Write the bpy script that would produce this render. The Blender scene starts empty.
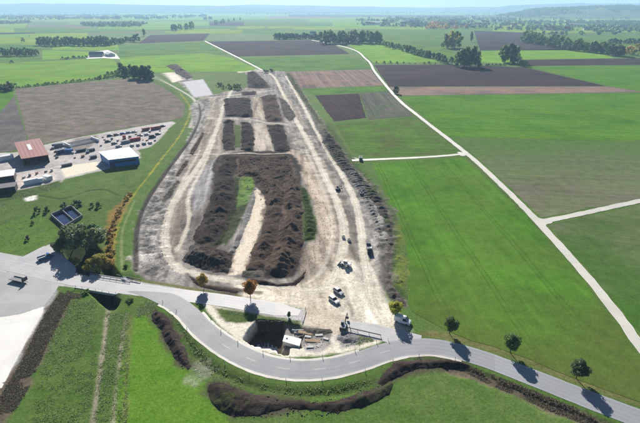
import bpy, math, random
import numpy as np
R = math.radians
random.seed(7); RNG = np.random.default_rng(7)
scn = bpy.context.scene
C = scn.collection

# ------------------------------------------------------------------ camera, sky, sun, exposure
F_PX, CAM_H, HOR, CX, CY = 426.7, 90.0, 9.0, 320.0, 211.5      # photo is 640 x 423
PITCH = math.atan((CY - HOR) / F_PX)
cam = bpy.data.cameras.new('camera'); cam.lens = 24; cam.sensor_width = 36
cam.clip_start = 0.5; cam.clip_end = 60000
co = bpy.data.objects.new('camera', cam); C.objects.link(co)
co.location = (0, 0, CAM_H); co.rotation_euler = (math.pi / 2 - PITCH, 0, 0)
scn.camera = co
SUN_EL, SUN_AZ = 28.0, -10.0       # the sun stands ahead of the camera, a little to the left
wd = bpy.data.worlds.new('World'); scn.world = wd; wd.use_nodes = True
wn = wd.node_tree.nodes; bg = wn['Background']
sky = wn.new('ShaderNodeTexSky'); sky.sky_type = 'NISHITA'; sky.sun_disc = False
sky.sun_elevation = R(SUN_EL); sky.sun_rotation = R(SUN_AZ); sky.dust_density = 0.4; sky.air_density = 0.6; sky.ozone_density = 3.5
wd.node_tree.links.new(sky.outputs[0], bg.inputs[0]); bg.inputs[1].default_value = 0.05
sl = bpy.data.lights.new('sun', 'SUN'); sl.energy = 5.0; sl.angle = R(0.5); sl.color = (1.0, 0.955, 0.88)
so = bpy.data.objects.new('sun', sl); C.objects.link(so); so.location = (-300, 900, 900)
so.rotation_euler = (R(90 - SUN_EL), 0, math.pi - R(SUN_AZ))
vs = scn.view_settings; vs.view_transform = 'Standard'; vs.look = 'None'; vs.exposure = 0.95; vs.gamma = 1
cy = scn.cycles; cy.max_bounces = 5; cy.diffuse_bounces = 3; cy.transparent_max_bounces = 4
cy.volume_bounces = 1; cy.use_denoising = True; cy.caustics_reflective = False; cy.caustics_refractive = False

# ------------------------------------------------------------------ helpers: places
def G(px, py, z=0.0):
    """where the line of sight through a photo pixel meets the level z: real ground position in metres"""
    u = (px - CX) / F_PX; v = -(py - CY) / F_PX
    dy = math.cos(PITCH) + v * math.sin(PITCH); dz = -math.sin(PITCH) + v * math.cos(PITCH)
    t = (z - CAM_H) / dz
    return (u * t, dy * t)
def P(*pts): return [G(x, y) for x, y in pts]
def mpp(px, py):
    x, y = G(px, py)
    return (y * math.cos(PITCH) + CAM_H * math.sin(PITCH)) / F_PX
def hash2(ix, iy, seed):
    n = np.sin(ix * 127.1 + iy * 311.7 + seed * 74.7) * 43758.5453
    return n - np.floor(n)
def vnoise(x, y, seed=0):
    ix = np.floor(x); iy = np.floor(y); fx = x - ix; fy = y - iy
    fx = fx * fx * (3 - 2 * fx); fy = fy * fy * (3 - 2 * fy)
    a = hash2(ix, iy, seed); b = hash2(ix + 1, iy, seed); c = hash2(ix, iy + 1, seed); d = hash2(ix + 1, iy + 1, seed)
    return (a * (1 - fx) + b * fx) * (1 - fy) + (c * (1 - fx) + d * fx) * fy
def fbm(x, y, size, octv=4, seed=0):
    s = 0; amp = 1; tot = 0; k = 1.0 / size
    for o in range(octv):
        s = s + amp * vnoise(x * k + 17.3 * o, y * k - 9.1 * o, seed + o); tot += amp; amp *= 0.55; k *= 2.07
    return s / tot * 2 - 1
def sdist(x, y, poly):
    """signed distance to a polygon, positive inside"""
    d2 = np.full(x.shape, 1e18); ins = np.zeros(x.shape, bool); n = len(poly)
    for i in range(n):
        ax, ay = poly[i]; bx, by = poly[(i + 1) % n]
        ex, ey = bx - ax, by - ay; l2 = ex * ex + ey * ey + 1e-9
        t = np.clip(((x - ax) * ex + (y - ay) * ey) / l2, 0, 1)
        d2 = np.minimum(d2, (x - ax - t * ex) ** 2 + (y - ay - t * ey) ** 2)
        c = (ay > y) != (by > y)
        with np.errstate(divide='ignore', invalid='ignore'):
            ins ^= c & (x < ex * (y - ay) / (by - ay if by != ay else 1e-9) + ax)
    d = np.sqrt(d2)
    return np.where(ins, d, -d)
def ldist(x, y, line):
    """distance to an open line, and signed offset"""
    d2 = np.full(x.shape, 1e18); sg = np.zeros(x.shape)
    for i in range(len(line) - 1):
        ax, ay = line[i]; bx, by = line[i + 1]; ex, ey = bx - ax, by - ay; l2 = ex * ex + ey * ey + 1e-9
        t = np.clip(((x - ax) * ex + (y - ay) * ey) / l2, 0, 1)
        q = (x - ax - t * ex) ** 2 + (y - ay - t * ey) ** 2
        m = q < d2; d2 = np.where(m, q, d2); sg = np.where(m, np.sign((x - ax) * ey - (y - ay) * ex), sg)
    return np.sqrt(d2), np.sqrt(d2) * sg
def smooth(pts, step=2.0, closed=False):
    n = len(pts); out = []
    rng = range(n if closed else n - 1)
    for i in rng:
        g = (lambda k: pts[k % n]) if closed else (lambda k: pts[min(max(k, 0), n - 1)])
        p0, p1, p2, p3 = g(i - 1), g(i), g(i + 1), g(i + 2)
        m = max(1, int(math.dist(p1, p2) / step))
        for k in range(m):
            t = k / m
            out.append(tuple(0.5 * (2 * b + (c - a) * t + (2 * a - 5 * b + 4 * c - d) * t * t + (-a + 3 * b - 3 * c + d) * t ** 3)
                             for a, b, c, d in zip(p0, p1, p2, p3)))
    if not closed: out.append(tuple(pts[-1]))
    return out
def sstep(a, b, x):
    t = np.clip((x - a) / (b - a), 0, 1); return t * t * (3 - 2 * t)

# ------------------------------------------------------------------ helpers: materials
def nt(name):
    m = bpy.data.materials.new(name); m.use_nodes = True
    t = m.node_tree; b = t.nodes['Principled BSDF']; return m, t, b
def N(t, typ, **kw):
    n = t.nodes.new(typ)
    for k, v in kw.items(): setattr(n, k, v)
    return n
def noise(t, vec, scale, detail=4, rough=0.55):
    n = N(t, 'ShaderNodeTexNoise'); n.inputs['Scale'].default_value = scale
    n.inputs['Detail'].default_value = detail; n.inputs['Roughness'].default_value = rough
    if vec is not None: t.links.new(vec, n.inputs['Vector'])
    return n.outputs[0]
def ramp(t, fac, stops):
    r = N(t, 'ShaderNodeValToRGB'); e = r.color_ramp.elements
    while len(e) < len(stops): e.new(0.5)
    for i, (p, c) in enumerate(stops):
        e[i].position = p; e[i].color = (*c, 1) if len(c) == 3 else c
    t.links.new(fac, r.inputs[0]); return r.outputs[0]
def mix(t, fac, a, b, mode='MIX'):
    m = N(t, 'ShaderNodeMix', data_type='RGBA', blend_type=mode)
    for s, v in ((0, fac), (6, a), (7, b)):
        if isinstance(v, (int, float)): m.inputs[s].default_value = v
        elif isinstance(v, tuple): m.inputs[s].default_value = (*v, 1)
        else: t.links.new(v, m.inputs[s])
    return m.outputs[2]
def math_(t, op, a, b=0.0):
    m = N(t, 'ShaderNodeMath', operation=op)
    for s, v in ((0, a), (1, b)):
        if isinstance(v, (int, float)): m.inputs[s].default_value = v
        else: t.links.new(v, m.inputs[s])
    return m.outputs[0]
def bump(t, b, h, strength, dist):
    n = N(t, 'ShaderNodeBump'); n.inputs['Strength'].default_value = strength; n.inputs['Distance'].default_value = dist
    t.links.new(h, n.inputs['Height']); t.links.new(n.outputs[0], b.inputs['Normal'])
def pos(t): return N(t, 'ShaderNodeNewGeometry').outputs['Position']
def grey(v): return (v, v, v)
MATS = {}
def plain(name, c, rough=0.6, metal=0.0, var=0.12, scale=1.5, spec=0.4):
    if name in MATS: return MATS[name]
    m, t, b = nt(name)
    o = N(t, 'ShaderNodeTexCoord').outputs['Object']
    n = noise(t, o, scale, 5)
    t.links.new(mix(t, n, tuple(x * (1 - var) for x in c), tuple(min(1, x * (1 + var)) for x in c)), b.inputs['Base Color'])
    b.inputs['Roughness'].default_value = rough; b.inputs['Metallic'].default_value = metal
    b.inputs['Specular IOR Level'].default_value = spec
    MATS[name] = m; return m
def glass(name='dark_glass'):
    m = plain(name, (0.02, 0.025, 0.03), 0.08, 0, 0.05, 1, 0.6); return m
def attr_mat(name, rough=0.95, fine=(0.9, 0.25), bumpd=0.14, strength=0.8, grain=0.5):
    m, t, b = nt(name); p = pos(t)
    a = N(t, 'ShaderNodeAttribute', attribute_name='Col').outputs['Color']
    n1 = noise(t, p, fine[0], 5, 0.65); n2 = noise(t, p, fine[1] * 8, 3, 0.6)
    g = mix(t, 0.5, ramp(t, n1, [(0.28, grey(1 - grain)), (0.72, grey(1 + grain))]), ramp(t, n2, [(0.3, grey(1 - grain)), (0.7, grey(1 + grain))]))
    t.links.new(mix(t, 1.0, a, g, 'MULTIPLY'), b.inputs['Base Color'])
    b.inputs['Roughness'].default_value = rough; b.inputs['Specular IOR Level'].default_value = 0.04
    bump(t, b, math_(t, 'ADD', n1, math_(t, 'MULTIPLY', n2, 0.5)), strength, bumpd); return m
def field_mat(name, c1, c2, ang=0.0, roww=3.0, rowamt=0.35, patch=40.0, c3=None, grad=None):
    """crop or ploughed land: patches of two colours, drill rows along a direction, fine mottling"""
    m, t, b = nt(name); p = pos(t)
    big = noise(t, p, 1.0 / patch, 4, 0.6)
    mp = N(t, 'ShaderNodeMapping', vector_type='TEXTURE'); t.links.new(p, mp.inputs[0])
    mp.inputs['Rotation'].default_value = (0, 0, ang); mp.inputs['Scale'].default_value = (roww, roww * 45, 1)
    rows = noise(t, mp.outputs[0], 1.0, 3, 0.6)
    mid = noise(t, p, 0.22, 4, 0.6); fin = noise(t, p, 1.3, 3, 0.7)
    f = math_(t, 'ADD', math_(t, 'MULTIPLY', big, 1.0 - rowamt), math_(t, 'MULTIPLY', rows, rowamt))
    col = ramp(t, f, [(0.38, tuple(x * 0.86 for x in c1)), (0.62, tuple(x * 1.12 for x in c2))])
    if c3 is None: c3 = tuple(x * k for x, k in zip(c2, (1.35, 1.05, 0.9)))
    col = mix(t, ramp(t, noise(t, p, 1.4 / patch, 6, 0.62), [(0.42, grey(0)), (0.66, grey(0.75))]), col, c3)
    mp2 = N(t, 'ShaderNodeMapping', vector_type='TEXTURE'); t.links.new(p, mp2.inputs[0]); mp2.inputs['Rotation'].default_value = (0, 0, ang)
    sx = N(t, 'ShaderNodeSeparateXYZ'); t.links.new(mp2.outputs[0], sx.inputs[0])
    wobx = math_(t, 'ADD', sx.outputs[0], math_(t, 'MULTIPLY', noise(t, p, 0.03, 2), 3.0))
    def lines(offset): return ramp(t, math_(t, 'FRACT', math_(t, 'MULTIPLY', math_(t, 'ADD', wobx, offset), 1 / 21.0)), [(0.0, grey(0)), (0.012, grey(1)), (0.026, grey(1)), (0.038, grey(0))])
    tram = math_(t, 'MULTIPLY', math_(t, 'ADD', lines(0.0), lines(1.9)), math_(t, 'MULTIPLY', rows, 0.85))
    col = mix(t, tram, col, tuple(x * 0.55 for x in c1))
    if grad is not None:           # crop that thins out across the field
        sy = N(t, 'ShaderNodeSeparateXYZ'); t.links.new(p, sy.inputs[0]); mr = N(t, 'ShaderNodeMapRange'); mr.inputs[1].default_value = grad[0]; mr.inputs[2].default_value = grad[1]
        t.links.new(math_(t, 'ADD', sy.outputs[1], math_(t, 'MULTIPLY', math_(t, 'SUBTRACT', big, 0.5), 140.0)), mr.inputs[0]); col = mix(t, mr.outputs[0], col, grad[2])
    col = mix(t, 1.0, col, ramp(t, mid, [(0.3, grey(0.84)), (0.7, grey(1.16))]), 'MULTIPLY')
    col = mix(t, 1.0, col, ramp(t, fin, [(0.3, grey(0.82)), (0.7, grey(1.18))]), 'MULTIPLY')
    t.links.new(col, b.inputs['Base Color'])
    b.inputs['Roughness'].default_value = 1.0; b.inputs['Specular IOR Level'].default_value = 0.02
    bump(t, b, math_(t, 'ADD', fin, rows), 0.5, 0.12); return m
def leaf_mat(name, stops):
    m, t, b = nt(name)
    g = N(t, 'ShaderNodeNewGeometry'); oi = N(t, 'ShaderNodeObjectInfo')
    col = ramp(t, g.outputs['Random Per Island'], stops)
    h = N(t, 'ShaderNodeHueSaturation'); t.links.new(col, h.inputs['Color'])
    t.links.new(math_(t, 'ADD', math_(t, 'MULTIPLY', oi.outputs['Random'], 0.5), 0.75), h.inputs['Value'])
    t.links.new(math_(t, 'ADD', math_(t, 'MULTIPLY', oi.outputs['Random'], 0.05), 0.475), h.inputs['Hue'])
    t.links.new(h.outputs[0], b.inputs['Base Color']); b.inputs['Roughness'].default_value = 0.6
    b.inputs['Specular IOR Level'].default_value = 0.25
    tr = N(t, 'ShaderNodeBsdfTranslucent'); t.links.new(h.outputs[0], tr.inputs[0])
    mx = N(t, 'ShaderNodeMixShader'); mx.inputs[0].default_value = 0.42
    t.links.new(b.outputs[0], mx.inputs[1]); t.links.new(tr.outputs[0], mx.inputs[2])
    t.links.new(mx.outputs[0], t.nodes['Material Output'].inputs[0]); return m
def road_mat(name, c, dust=(0.55, 0.5, 0.43), dustamt=0.3, turn=None):
    m, t, b = nt(name); p = pos(t)
    n = noise(t, p, 0.12, 5, 0.6); f = noise(t, p, 2.5, 4, 0.7)
    col = ramp(t, f, [(0.25, tuple(x * 0.86 for x in c)), (0.75, tuple(x * 1.14 for x in c))])
    uv = N(t, 'ShaderNodeSeparateXYZ'); t.links.new(N(t, 'ShaderNodeUVMap').outputs[0], uv.inputs[0])
    if turn is not None:               # surface wears paler along the road
        mr = N(t, 'ShaderNodeMapRange'); mr.inputs[1].default_value = turn[0]; mr.inputs[2].default_value = turn[1]; t.links.new(math_(t, 'ADD', uv.outputs[1], math_(t, 'MULTIPLY', n, 16.0)), mr.inputs[0])
        col = mix(t, mr.outputs[0], col, mix(t, 1.0, col, turn[2], 'MULTIPLY'))
    au = math_(t, 'ABSOLUTE', uv.outputs[0]); lanes = ramp(t, au, [(0.0, grey(1.0)), (0.08, grey(1.04)), (0.24, grey(0.86)), (0.42, grey(1.05)), (0.66, grey(0.87)), (0.84, grey(1.0)), (0.97, grey(1.25))])
    col = mix(t, math_(t, 'ADD', 0.25, noise(t, p, 0.08, 3)), col, mix(t, 1.0, col, lanes, 'MULTIPLY'))
    vor = N(t, 'ShaderNodeTexVoronoi'); vor.inputs['Scale'].default_value = 0.09; t.links.new(p, vor.inputs['Vector'])
    col = mix(t, 1.0, col, ramp(t, vor.outputs['Color'], [(0.1, grey(0.90)), (0.9, grey(1.08))]), 'MULTIPLY')
    col = mix(t, ramp(t, n, [(0.42, grey(0)), (0.75, grey(dustamt * 2))]), col, dust)
    t.links.new(col, b.inputs['Base Color']); b.inputs['Roughness'].default_value = 0.62
    b.inputs['Specular IOR Level'].default_value = 0.4
    bump(t, b, f, 0.25, 0.02); return m

# ------------------------------------------------------------------ helpers: objects
def tag(o, label=None, cat=None, group=None, kind=None):
    for k, v in (('label', label), ('category', cat), ('group', group), ('kind', kind)):
        if v: o[k] = v
    return o
def link(name, me, mats, parent=None):
    o = bpy.data.objects.new(name, me); C.objects.link(o)
    for m in (mats if isinstance(mats, (list, tuple)) else [mats]):
        if m is not None: me.materials.append(m)
    if parent: o.parent = parent
    return o
def empty(name, loc, rz=0.0, s=1.0):
    o = bpy.data.objects.new(name, None); C.objects.link(o); o.empty_display_size = 0.5
    o.location = loc; o.rotation_euler = (0, 0, rz); o.scale = (s, s, s); return o
def mesh_np(name, v, f, smooth_=False, mi=None):
    """fast mesh from numpy arrays, faces all of one size"""
    v = np.asarray(v, np.float32); f = np.asarray(f, np.int32); k = f.shape[1]
    me = bpy.data.meshes.new(name)
    me.vertices.add(len(v)); me.vertices.foreach_set('co', v.ravel())
    me.loops.add(f.size); me.loops.foreach_set('vertex_index', f.ravel())
    me.polygons.add(len(f)); me.polygons.foreach_set('loop_start', np.arange(0, f.size, k, dtype=np.int32))
    try: me.polygons.foreach_set('loop_total', np.full(len(f), k, np.int32))
    except Exception: pass
    if smooth_: me.polygons.foreach_set('use_smooth', np.ones(len(f), bool))
    if mi is not None: me.polygons.foreach_set('material_index', np.asarray(mi, np.int32))
    me.update(calc_edges=True); me.validate(); return me
def set_col(me, col):
    a = me.color_attributes.new('Col', 'FLOAT_COLOR', 'POINT')
    c = np.ones((len(me.vertices), 4), np.float32); c[:, :3] = col; a.data.foreach_set('color', c.ravel())
ORD = 'leftmost second third fourth fifth sixth seventh eighth ninth tenth eleventh twelfth thirteenth fourteenth fifteenth sixteenth seventeenth eighteenth nineteenth twentieth'.split()
ORD += ['twenty ' + k for k in ['first'] + ORD[1:9]] + ['thirtieth'] + ['thirty ' + k for k in ['first'] + ORD[1:9]]
class MB:
    """collects boxes, cylinders and prisms and links them as one mesh"""
    def __init__(s): s.v = []; s.f = []; s.m = []; s.cur = 0
    def mat(s, i): s.cur = i; return s
    def add(s, v, f):
        o = len(s.v); s.v += [tuple(p) for p in v]; s.f += [tuple(i + o for i in q) for q in f]; s.m += [s.cur] * len(f); return s
    def box(s, x0, x1, y0, y1, z0, z1, tx=0.0, ty=0.0):
        return s.add([(x0, y0, z0), (x1, y0, z0), (x1, y1, z0), (x0, y1, z0),
                      (x0 + tx, y0 + ty, z1), (x1 - tx, y0 + ty, z1), (x1 - tx, y1 - ty, z1), (x0 + tx, y1 - ty, z1)],
                     [(3, 2, 1, 0), (4, 5, 6, 7), (0, 1, 5, 4), (1, 2, 6, 5), (2, 3, 7, 6), (3, 0, 4, 7)])
    def prism(s, prof, y0, y1, inset=0.0):
        """side profile in x,z pushed along y"""
        n = len(prof)
        v = [(x, y0, z) for x, z in prof] + [(x, y1, z) for x, z in prof]
        return s.add(v, [tuple(range(n)), tuple(reversed(range(n, 2 * n)))] + [(i, i + n, (i + 1) % n + n, (i + 1) % n) for i in range(n)])
    def tube(s, a, b, r0, r1, n=8, caps=True):
        ax = np.array(b, float) - np.array(a, float); L = np.linalg.norm(ax); ax /= L
        u = np.cross(ax, (0, 0, 1.0) if abs(ax[2]) < 0.9 else (1.0, 0, 0)); u /= np.linalg.norm(u); w = np.cross(ax, u)
        v = []
        for c, r in ((a, r0), (b, r1)):
            for k in range(n):
                q = 2 * math.pi * k / n; v.append(np.array(c) + r * (math.cos(q) * u + math.sin(q) * w))
        f = [(k, (k + 1) % n, (k + 1) % n + n, k + n) for k in range(n)]
        if caps: f += [tuple(reversed(range(n))), tuple(range(n, 2 * n))]
        return s.add(v, f)
    def build(s, name, mats, parent=None, bevel=0.0):
        me = bpy.data.meshes.new(name); me.from_pydata(s.v, [], s.f); me.update()
        o = link(name, me, mats, parent)
        me.polygons.foreach_set('material_index', np.array(s.m, np.int32))
        if bevel:
            b = o.modifiers.new('bevel', 'BEVEL'); b.width = bevel; b.segments = 2; b.limit_method = 'ANGLE'
        return o
def copy_tree(o, parent=None):
    c = o.copy(); C.objects.link(c); c.parent = parent
    for ch in [k for k in o.children]: copy_tree(ch, c)
    return c

# ------------------------------------------------------------------ layout shared by ground and roads (photo pixels -> metres)
DETOUR = smooth(P((128, 291.5), (150, 295), (170, 300.5), (187, 312), (202, 328), (222, 344), (246, 357.5), (272, 366.5), (302, 370), (332, 367.5), (360, 360.5), (385, 352), (410, 347), (440, 347.5), (482, 358.5), (526, 375), (582, 397), (640, 419), (700, 441)), 1.5)
OLDROAD = smooth(P((-60, 254), (0, 264), (30, 270), (60, 277), (100, 284.5), (140, 290), (180, 295), (220, 300), (260, 306.5), (304, 314), (345, 324), (385, 334), (420, 343)), 1.5)
TRACK = smooth(P((205, 41), (235, 56), (262, 70)), 20)
FARM = smooth(P((290, 36), (345, 47), (366, 59), (375, 72), (396, 97), (421, 118), (466, 153), (500, 184), (536, 220), (575, 263), (610, 305), (640, 346), (660, 372)), 3)
FARM2 = smooth(P((352, 160.5), (375, 159.5), (420, 157.5), (452, 155.2), (466, 153.5)), 3)
FARM3 = smooth(P((538, 222.5), (556, 219), (580, 214), (640, 201), (720, 184)), 3)
PIT = P((257, 320), (280, 320.5), (300, 325), (306, 331), (303.5, 348.5), (291, 348), (290, 355), (277, 354), (276.5, 350), (263, 348), (250, 344.5), (242, 339.5), (248, 330))

# ------------------------------------------------------------------ ground sheet (heights and surface kinds)
def axis(parts):
    out = [parts[0][0]]
    for a, b, st in parts:
        n = max(1, int(round((b - a) / st))); out += [a + (b - a) * (k + 1) / n for k in range(n)]
    return out
def geo(a, b, st, r):
    out = []; x = a
    sgn = 1 if b > a else -1
    while (x - b) * sgn < 0:
        st *= r; x += sgn * st; out.append(x)
    return out
xs = axis([(-200, -112, 0.9), (-112, 50, 0.42), (50, 200, 0.9)])
xs = sorted(geo(-200, -14000, 1.2, 1.2)) + xs + geo(200, 14000, 1.2, 1.2)
ys = axis([(-60, 62, 4), (62, 100, 0.7), (100, 185, 0.42), (185, 300, 0.7), (300, 680, 1.7)])
ys = sorted(geo(-60, -14000, 4, 1.4)) + ys + geo(680, 16500, 2, 1.16)
X, Y = np.meshgrid(np.array(xs), np.array(ys)); gx, gy = X.ravel(), Y.ravel()
gz = np.zeros_like(gx); gc = np.zeros((len(gx), 3))
# surface colours (as the things are, lit or not)
GRASS = ((0.055, 0.105, 0.020), (0.092, 0.140, 0.032)); MEADOW = ((0.062, 0.122, 0.022), (0.100, 0.155, 0.040)); BRIGHT = ((0.075, 0.175, 0.014), (0.108, 0.205, 0.024))
WEED = ((0.038, 0.070, 0.016), (0.080, 0.115, 0.030)); TAN = ((0.23, 0.19, 0.15), (0.41, 0.345, 0.278)); PALE = ((0.56, 0.50, 0.405), (0.72, 0.66, 0.555))
GRIT = ((0.13, 0.118, 0.108), (0.30, 0.272, 0.245)); RUBBLE = ((0.07, 0.064, 0.06), (0.44, 0.41, 0.375)); SOIL = ((0.022, 0.018, 0.017), (0.046, 0.037, 0.032))
BROWN = ((0.075, 0.058, 0.042), (0.14, 0.11, 0.08)); LOT = ((0.27, 0.26, 0.262), (0.34, 0.325, 0.325)); CONC = ((0.66, 0.63, 0.58), (0.72, 0.69, 0.64))
YELLOW = ((0.22, 0.235, 0.02), (0.30, 0.28, 0.03)); OCHRE = ((0.15, 0.105, 0.03), (0.24, 0.16, 0.045)); DRY = ((0.10, 0.11, 0.035), (0.165, 0.155, 0.06))
nA = fbm(gx, gy, 9, 5, 3); nB = fbm(gx, gy, 3.2, 4, 11); nC = fbm(gx, gy, 26, 4, 23)
def two(pair, idx, n):
    f = np.clip(n[idx] * 0.9 + 0.5, 0, 1)[:, None]; return np.array(pair[0]) * (1 - f) + np.array(pair[1]) * f
gc[:] = two(MEADOW, np.arange(len(gx)), nC)
def sel(poly, m):
    q = np.array(poly); return np.nonzero((gx > q[:, 0].min() - m) & (gx < q[:, 0].max() + m) & (gy > q[:, 1].min() - m) & (gy < q[:, 1].max() + m))[0]
def paint(pts, pair, feather=0.8, wob=1.0, rough=0.0, n=None, amt=1.0, lift=0.0):
    poly = smooth(P(*pts), 8, True) if len(pts) > 5 else P(*pts); i = sel(poly, feather + wob * 2)
    d = sdist(gx[i], gy[i], poly) + wob * (nB[i] * 1.2 + nA[i])
    w = sstep(-feather, feather, d) * amt
    gc[i] = gc[i] * (1 - w[:, None]) + two(pair, i, nA * 0.5 + nB * 0.8 if n is None else n) * w[:, None]
    gz[i] += w * (rough * (nB[i] + 0.6 * nA[i]) + lift)
def stroke(line, width, pair, feather=0.5, wob=0.4, amt=1.0, dz=0.0, n=None):
    i = sel(line, width + feather + wob * 3)
    d, sg = ldist(gx[i], gy[i], line)
    w = sstep(-feather, feather, width / 2 - d + wob * (nB[i] + nA[i] * 0.6)) * amt
    gc[i] = gc[i] * (1 - w[:, None]) + two(pair, i, nB if n is None else n) * w[:, None]
    gz[i] += w * dz
def ruts(pts, width=4.0, pair=PALE, amt=0.85, dark=0.35):
    """a haul track: worn pale band with darker wheel lines and a little depth"""
    line = smooth(P(*pts), 2); width *= 0.72; stroke(line, width, pair, 0.45, 0.55, amt)
    i = sel(line, width); d, sg = ldist(gx[i], gy[i], line)
    k = np.zeros(len(i))
    for off in (-1.5, -0.75, 0.8, 1.6, 2.3):
        k = np.maximum(k, np.exp(-((sg - off + 0.35 * nA[i]) / 0.28) ** 2) * (0.5 + 0.5 * nC[i]))
    k *= (d < width * 0.62); gc[i] *= (1 - dark * np.clip(k, 0, 1))[:, None]; gz[i] -= 0.10 * k
# --- bottom left: rough grass south of the road
paint([(-40, 285), (60, 284), (165, 300), (200, 345), (230, 372), (300, 384), (380, 378), (420, 360), (470, 366), (600, 420), (640, 470), (-80, 520)], MEADOW, 1, 0.5)
paint([(52, 296), (100, 299), (98, 360), (90, 440), (20, 440)], GRASS, 2, 2, 0.18, amt=0.85)
paint([(98, 300), (150, 303), (152, 320), (135, 345), (128, 440), (84, 440)], GRASS, 2, 1.5, 0.10)
paint([(133, 318), (150, 312), (165, 345), (200, 375), (216, 400), (240, 440), (120, 440)], BRIGHT, 1.0, 0.7)
paint([(285, 415), (340, 414), (385, 398), (400, 378), (420, 368), (460, 366), (520, 388), (580, 423), (600, 450), (240, 450)], MEADOW, 1, 0.6)
paint([(165, 303), (190, 335), (215, 360), (260, 382), (330, 386), (380, 374), (372, 392), (300, 400), (240, 392), (200, 372), (175, 335)], WEED, 1.2, 1.2, 0.14)
stroke(smooth(P((108, 308), (103, 350), (98, 385), (90, 440)), 3), 1.1, TAN, 0.5, 0.5, 0.8, -0.25)
stroke(smooth(P((126, 312), (121, 350), (116, 390), (112, 440)), 3), 0.7, TAN, 0.5, 0.6, 0.6)
stroke(smooth(P((131, 318), (128, 350), (126, 390), (124, 440)), 3), 1.5, DRY, 0.5, 0.6, 0.6)
paint([(190, 366), (205, 360), (214, 370), (200, 382), (186, 378)], RUBBLE, 1.0, 2.2, 0.1, amt=0.32)
paint([(-40, 288), (52, 286), (58, 292), (45, 318), (30, 345), (-40, 440)], LOT, 0.6, 0.3)
paint([(-40, 322), (20, 312), (42, 303), (44, 312), (22, 350), (0, 392), (-40, 440)], CONC, 0.35, 0.15)
paint([(60, 291), (74, 295), (52, 340), (30, 385), (4, 425), (-30, 440), (-12, 405), (18, 360), (42, 315)], BROWN, 1.0, 1.2, 0.15)
# --- left of the site: meadow with basins, dyke, scrub
paint([(-60, 205), (20, 196), (62, 183), (100, 170), (140, 160), (160, 140), (180, 118), (200, 108), (200, 120), (150, 190), (128, 212), (114, 270), (70, 272), (40, 255), (-60, 250)], GRASS, 1, 0.8, 0.06)
paint([(60, 186), (100, 174), (150, 150), (150, 165), (125, 190), (90, 200)], MEADOW, 2, 2, amt=0.7)
paint([(0, 225), (40, 215), (60, 232), (45, 250), (20, 253), (-20, 245)], BRIGHT, 3, 2, amt=0.35)
stroke(smooth(P((35, 195), (60, 199), (75, 196), (88, 191), (105, 190), (118, 196)), 3), 1.4, WEED, 0.5, 0.5, 0.9, -0.3)
paint([(24, 197), (36, 195), (37, 200), (25, 202)], CONC, 0.8, 0.9)
DYKE_R = [(150, 74), (172, 86), (194, 99), (198, 108), (196, 118), (188, 138), (175, 156), (155, 183), (141, 207), (134, 235), (134, 274)]
DYKE_L = [(114, 272), (114, 250), (120, 225), (131, 202), (148, 180), (163, 160), (178, 140), (187, 122), (189, 108), (181, 96), (160, 85)]
paint(DYKE_R + DYKE_L, MEADOW, 0.6, 0.4)
dl = smooth(P(*[((a[0] + b[0]) / 2, (a[1] + b[1]) / 2) for a, b in zip(DYKE_R, reversed(DYKE_L))]), 4)
i_ = sel(dl, 12); d_, s_ = ldist(gx[i_], gy[i_], dl); gz[i_] += 1.3 * sstep(9, 1.5, d_)
stroke(smooth(P((181, 95), (190, 108), (187.5, 122), (178, 140), (163, 159), (148, 179), (131, 201), (122, 218), (116, 236), (113, 255), (114, 272)), 3), 1.3, YELLOW, 0.7, 0.7, 0.9)
stroke(smooth(P((135, 203), (124, 230), (122, 250), (123, 274)), 3), 0.9, ((0.17, 0.22, 0.08), (0.24, 0.26, 0.11)), 0.5, 0.3, 0.7)
paint([(106, 222), (116, 205), (128, 195), (131, 202), (120, 222), (114, 245), (113, 272), (106, 262)], OCHRE, 1.5, 1.5, 0.25)
stroke(smooth(P((146, 73), (160, 80), (175, 88), (192, 98), (196, 106), (195, 116), (190, 129)), 4), 3.2, ((0.36, 0.34, 0.30), (0.46, 0.43, 0.38)), 0.8, 0.4)
# --- yard
paint([(-60, 160), (0, 153), (14, 153), (48, 144), (100, 133.5), (172, 121.5), (169, 128), (158, 141), (150, 147), (138, 150), (140, 158), (100, 171), (65, 179), (60, 184), (-60, 208)], ((0.30, 0.28, 0.265), (0.50, 0.465, 0.44)), 0.6, 0.5)
paint([(60, 167), (97, 161.5), (99.5, 169), (65, 177.5)], ((0.66, 0.58, 0.45), (0.72, 0.64, 0.52)), 0.3, 0.1)
paint([(15, 176), (55, 168), (58, 178), (20, 190)], ((0.42, 0.34, 0.3), (0.6, 0.52, 0.47)), 1.5, 2, amt=0.7)
paint([(-60, 196), (20, 190), (60, 180), (62, 184), (30, 196), (-60, 212)], WEED, 1.0, 1.0, 0.2)
paint([(68, 150), (75, 139), (97, 135), (99, 141), (82, 152)], BROWN, 1.5, 2, 0.1, amt=0.7)
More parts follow.
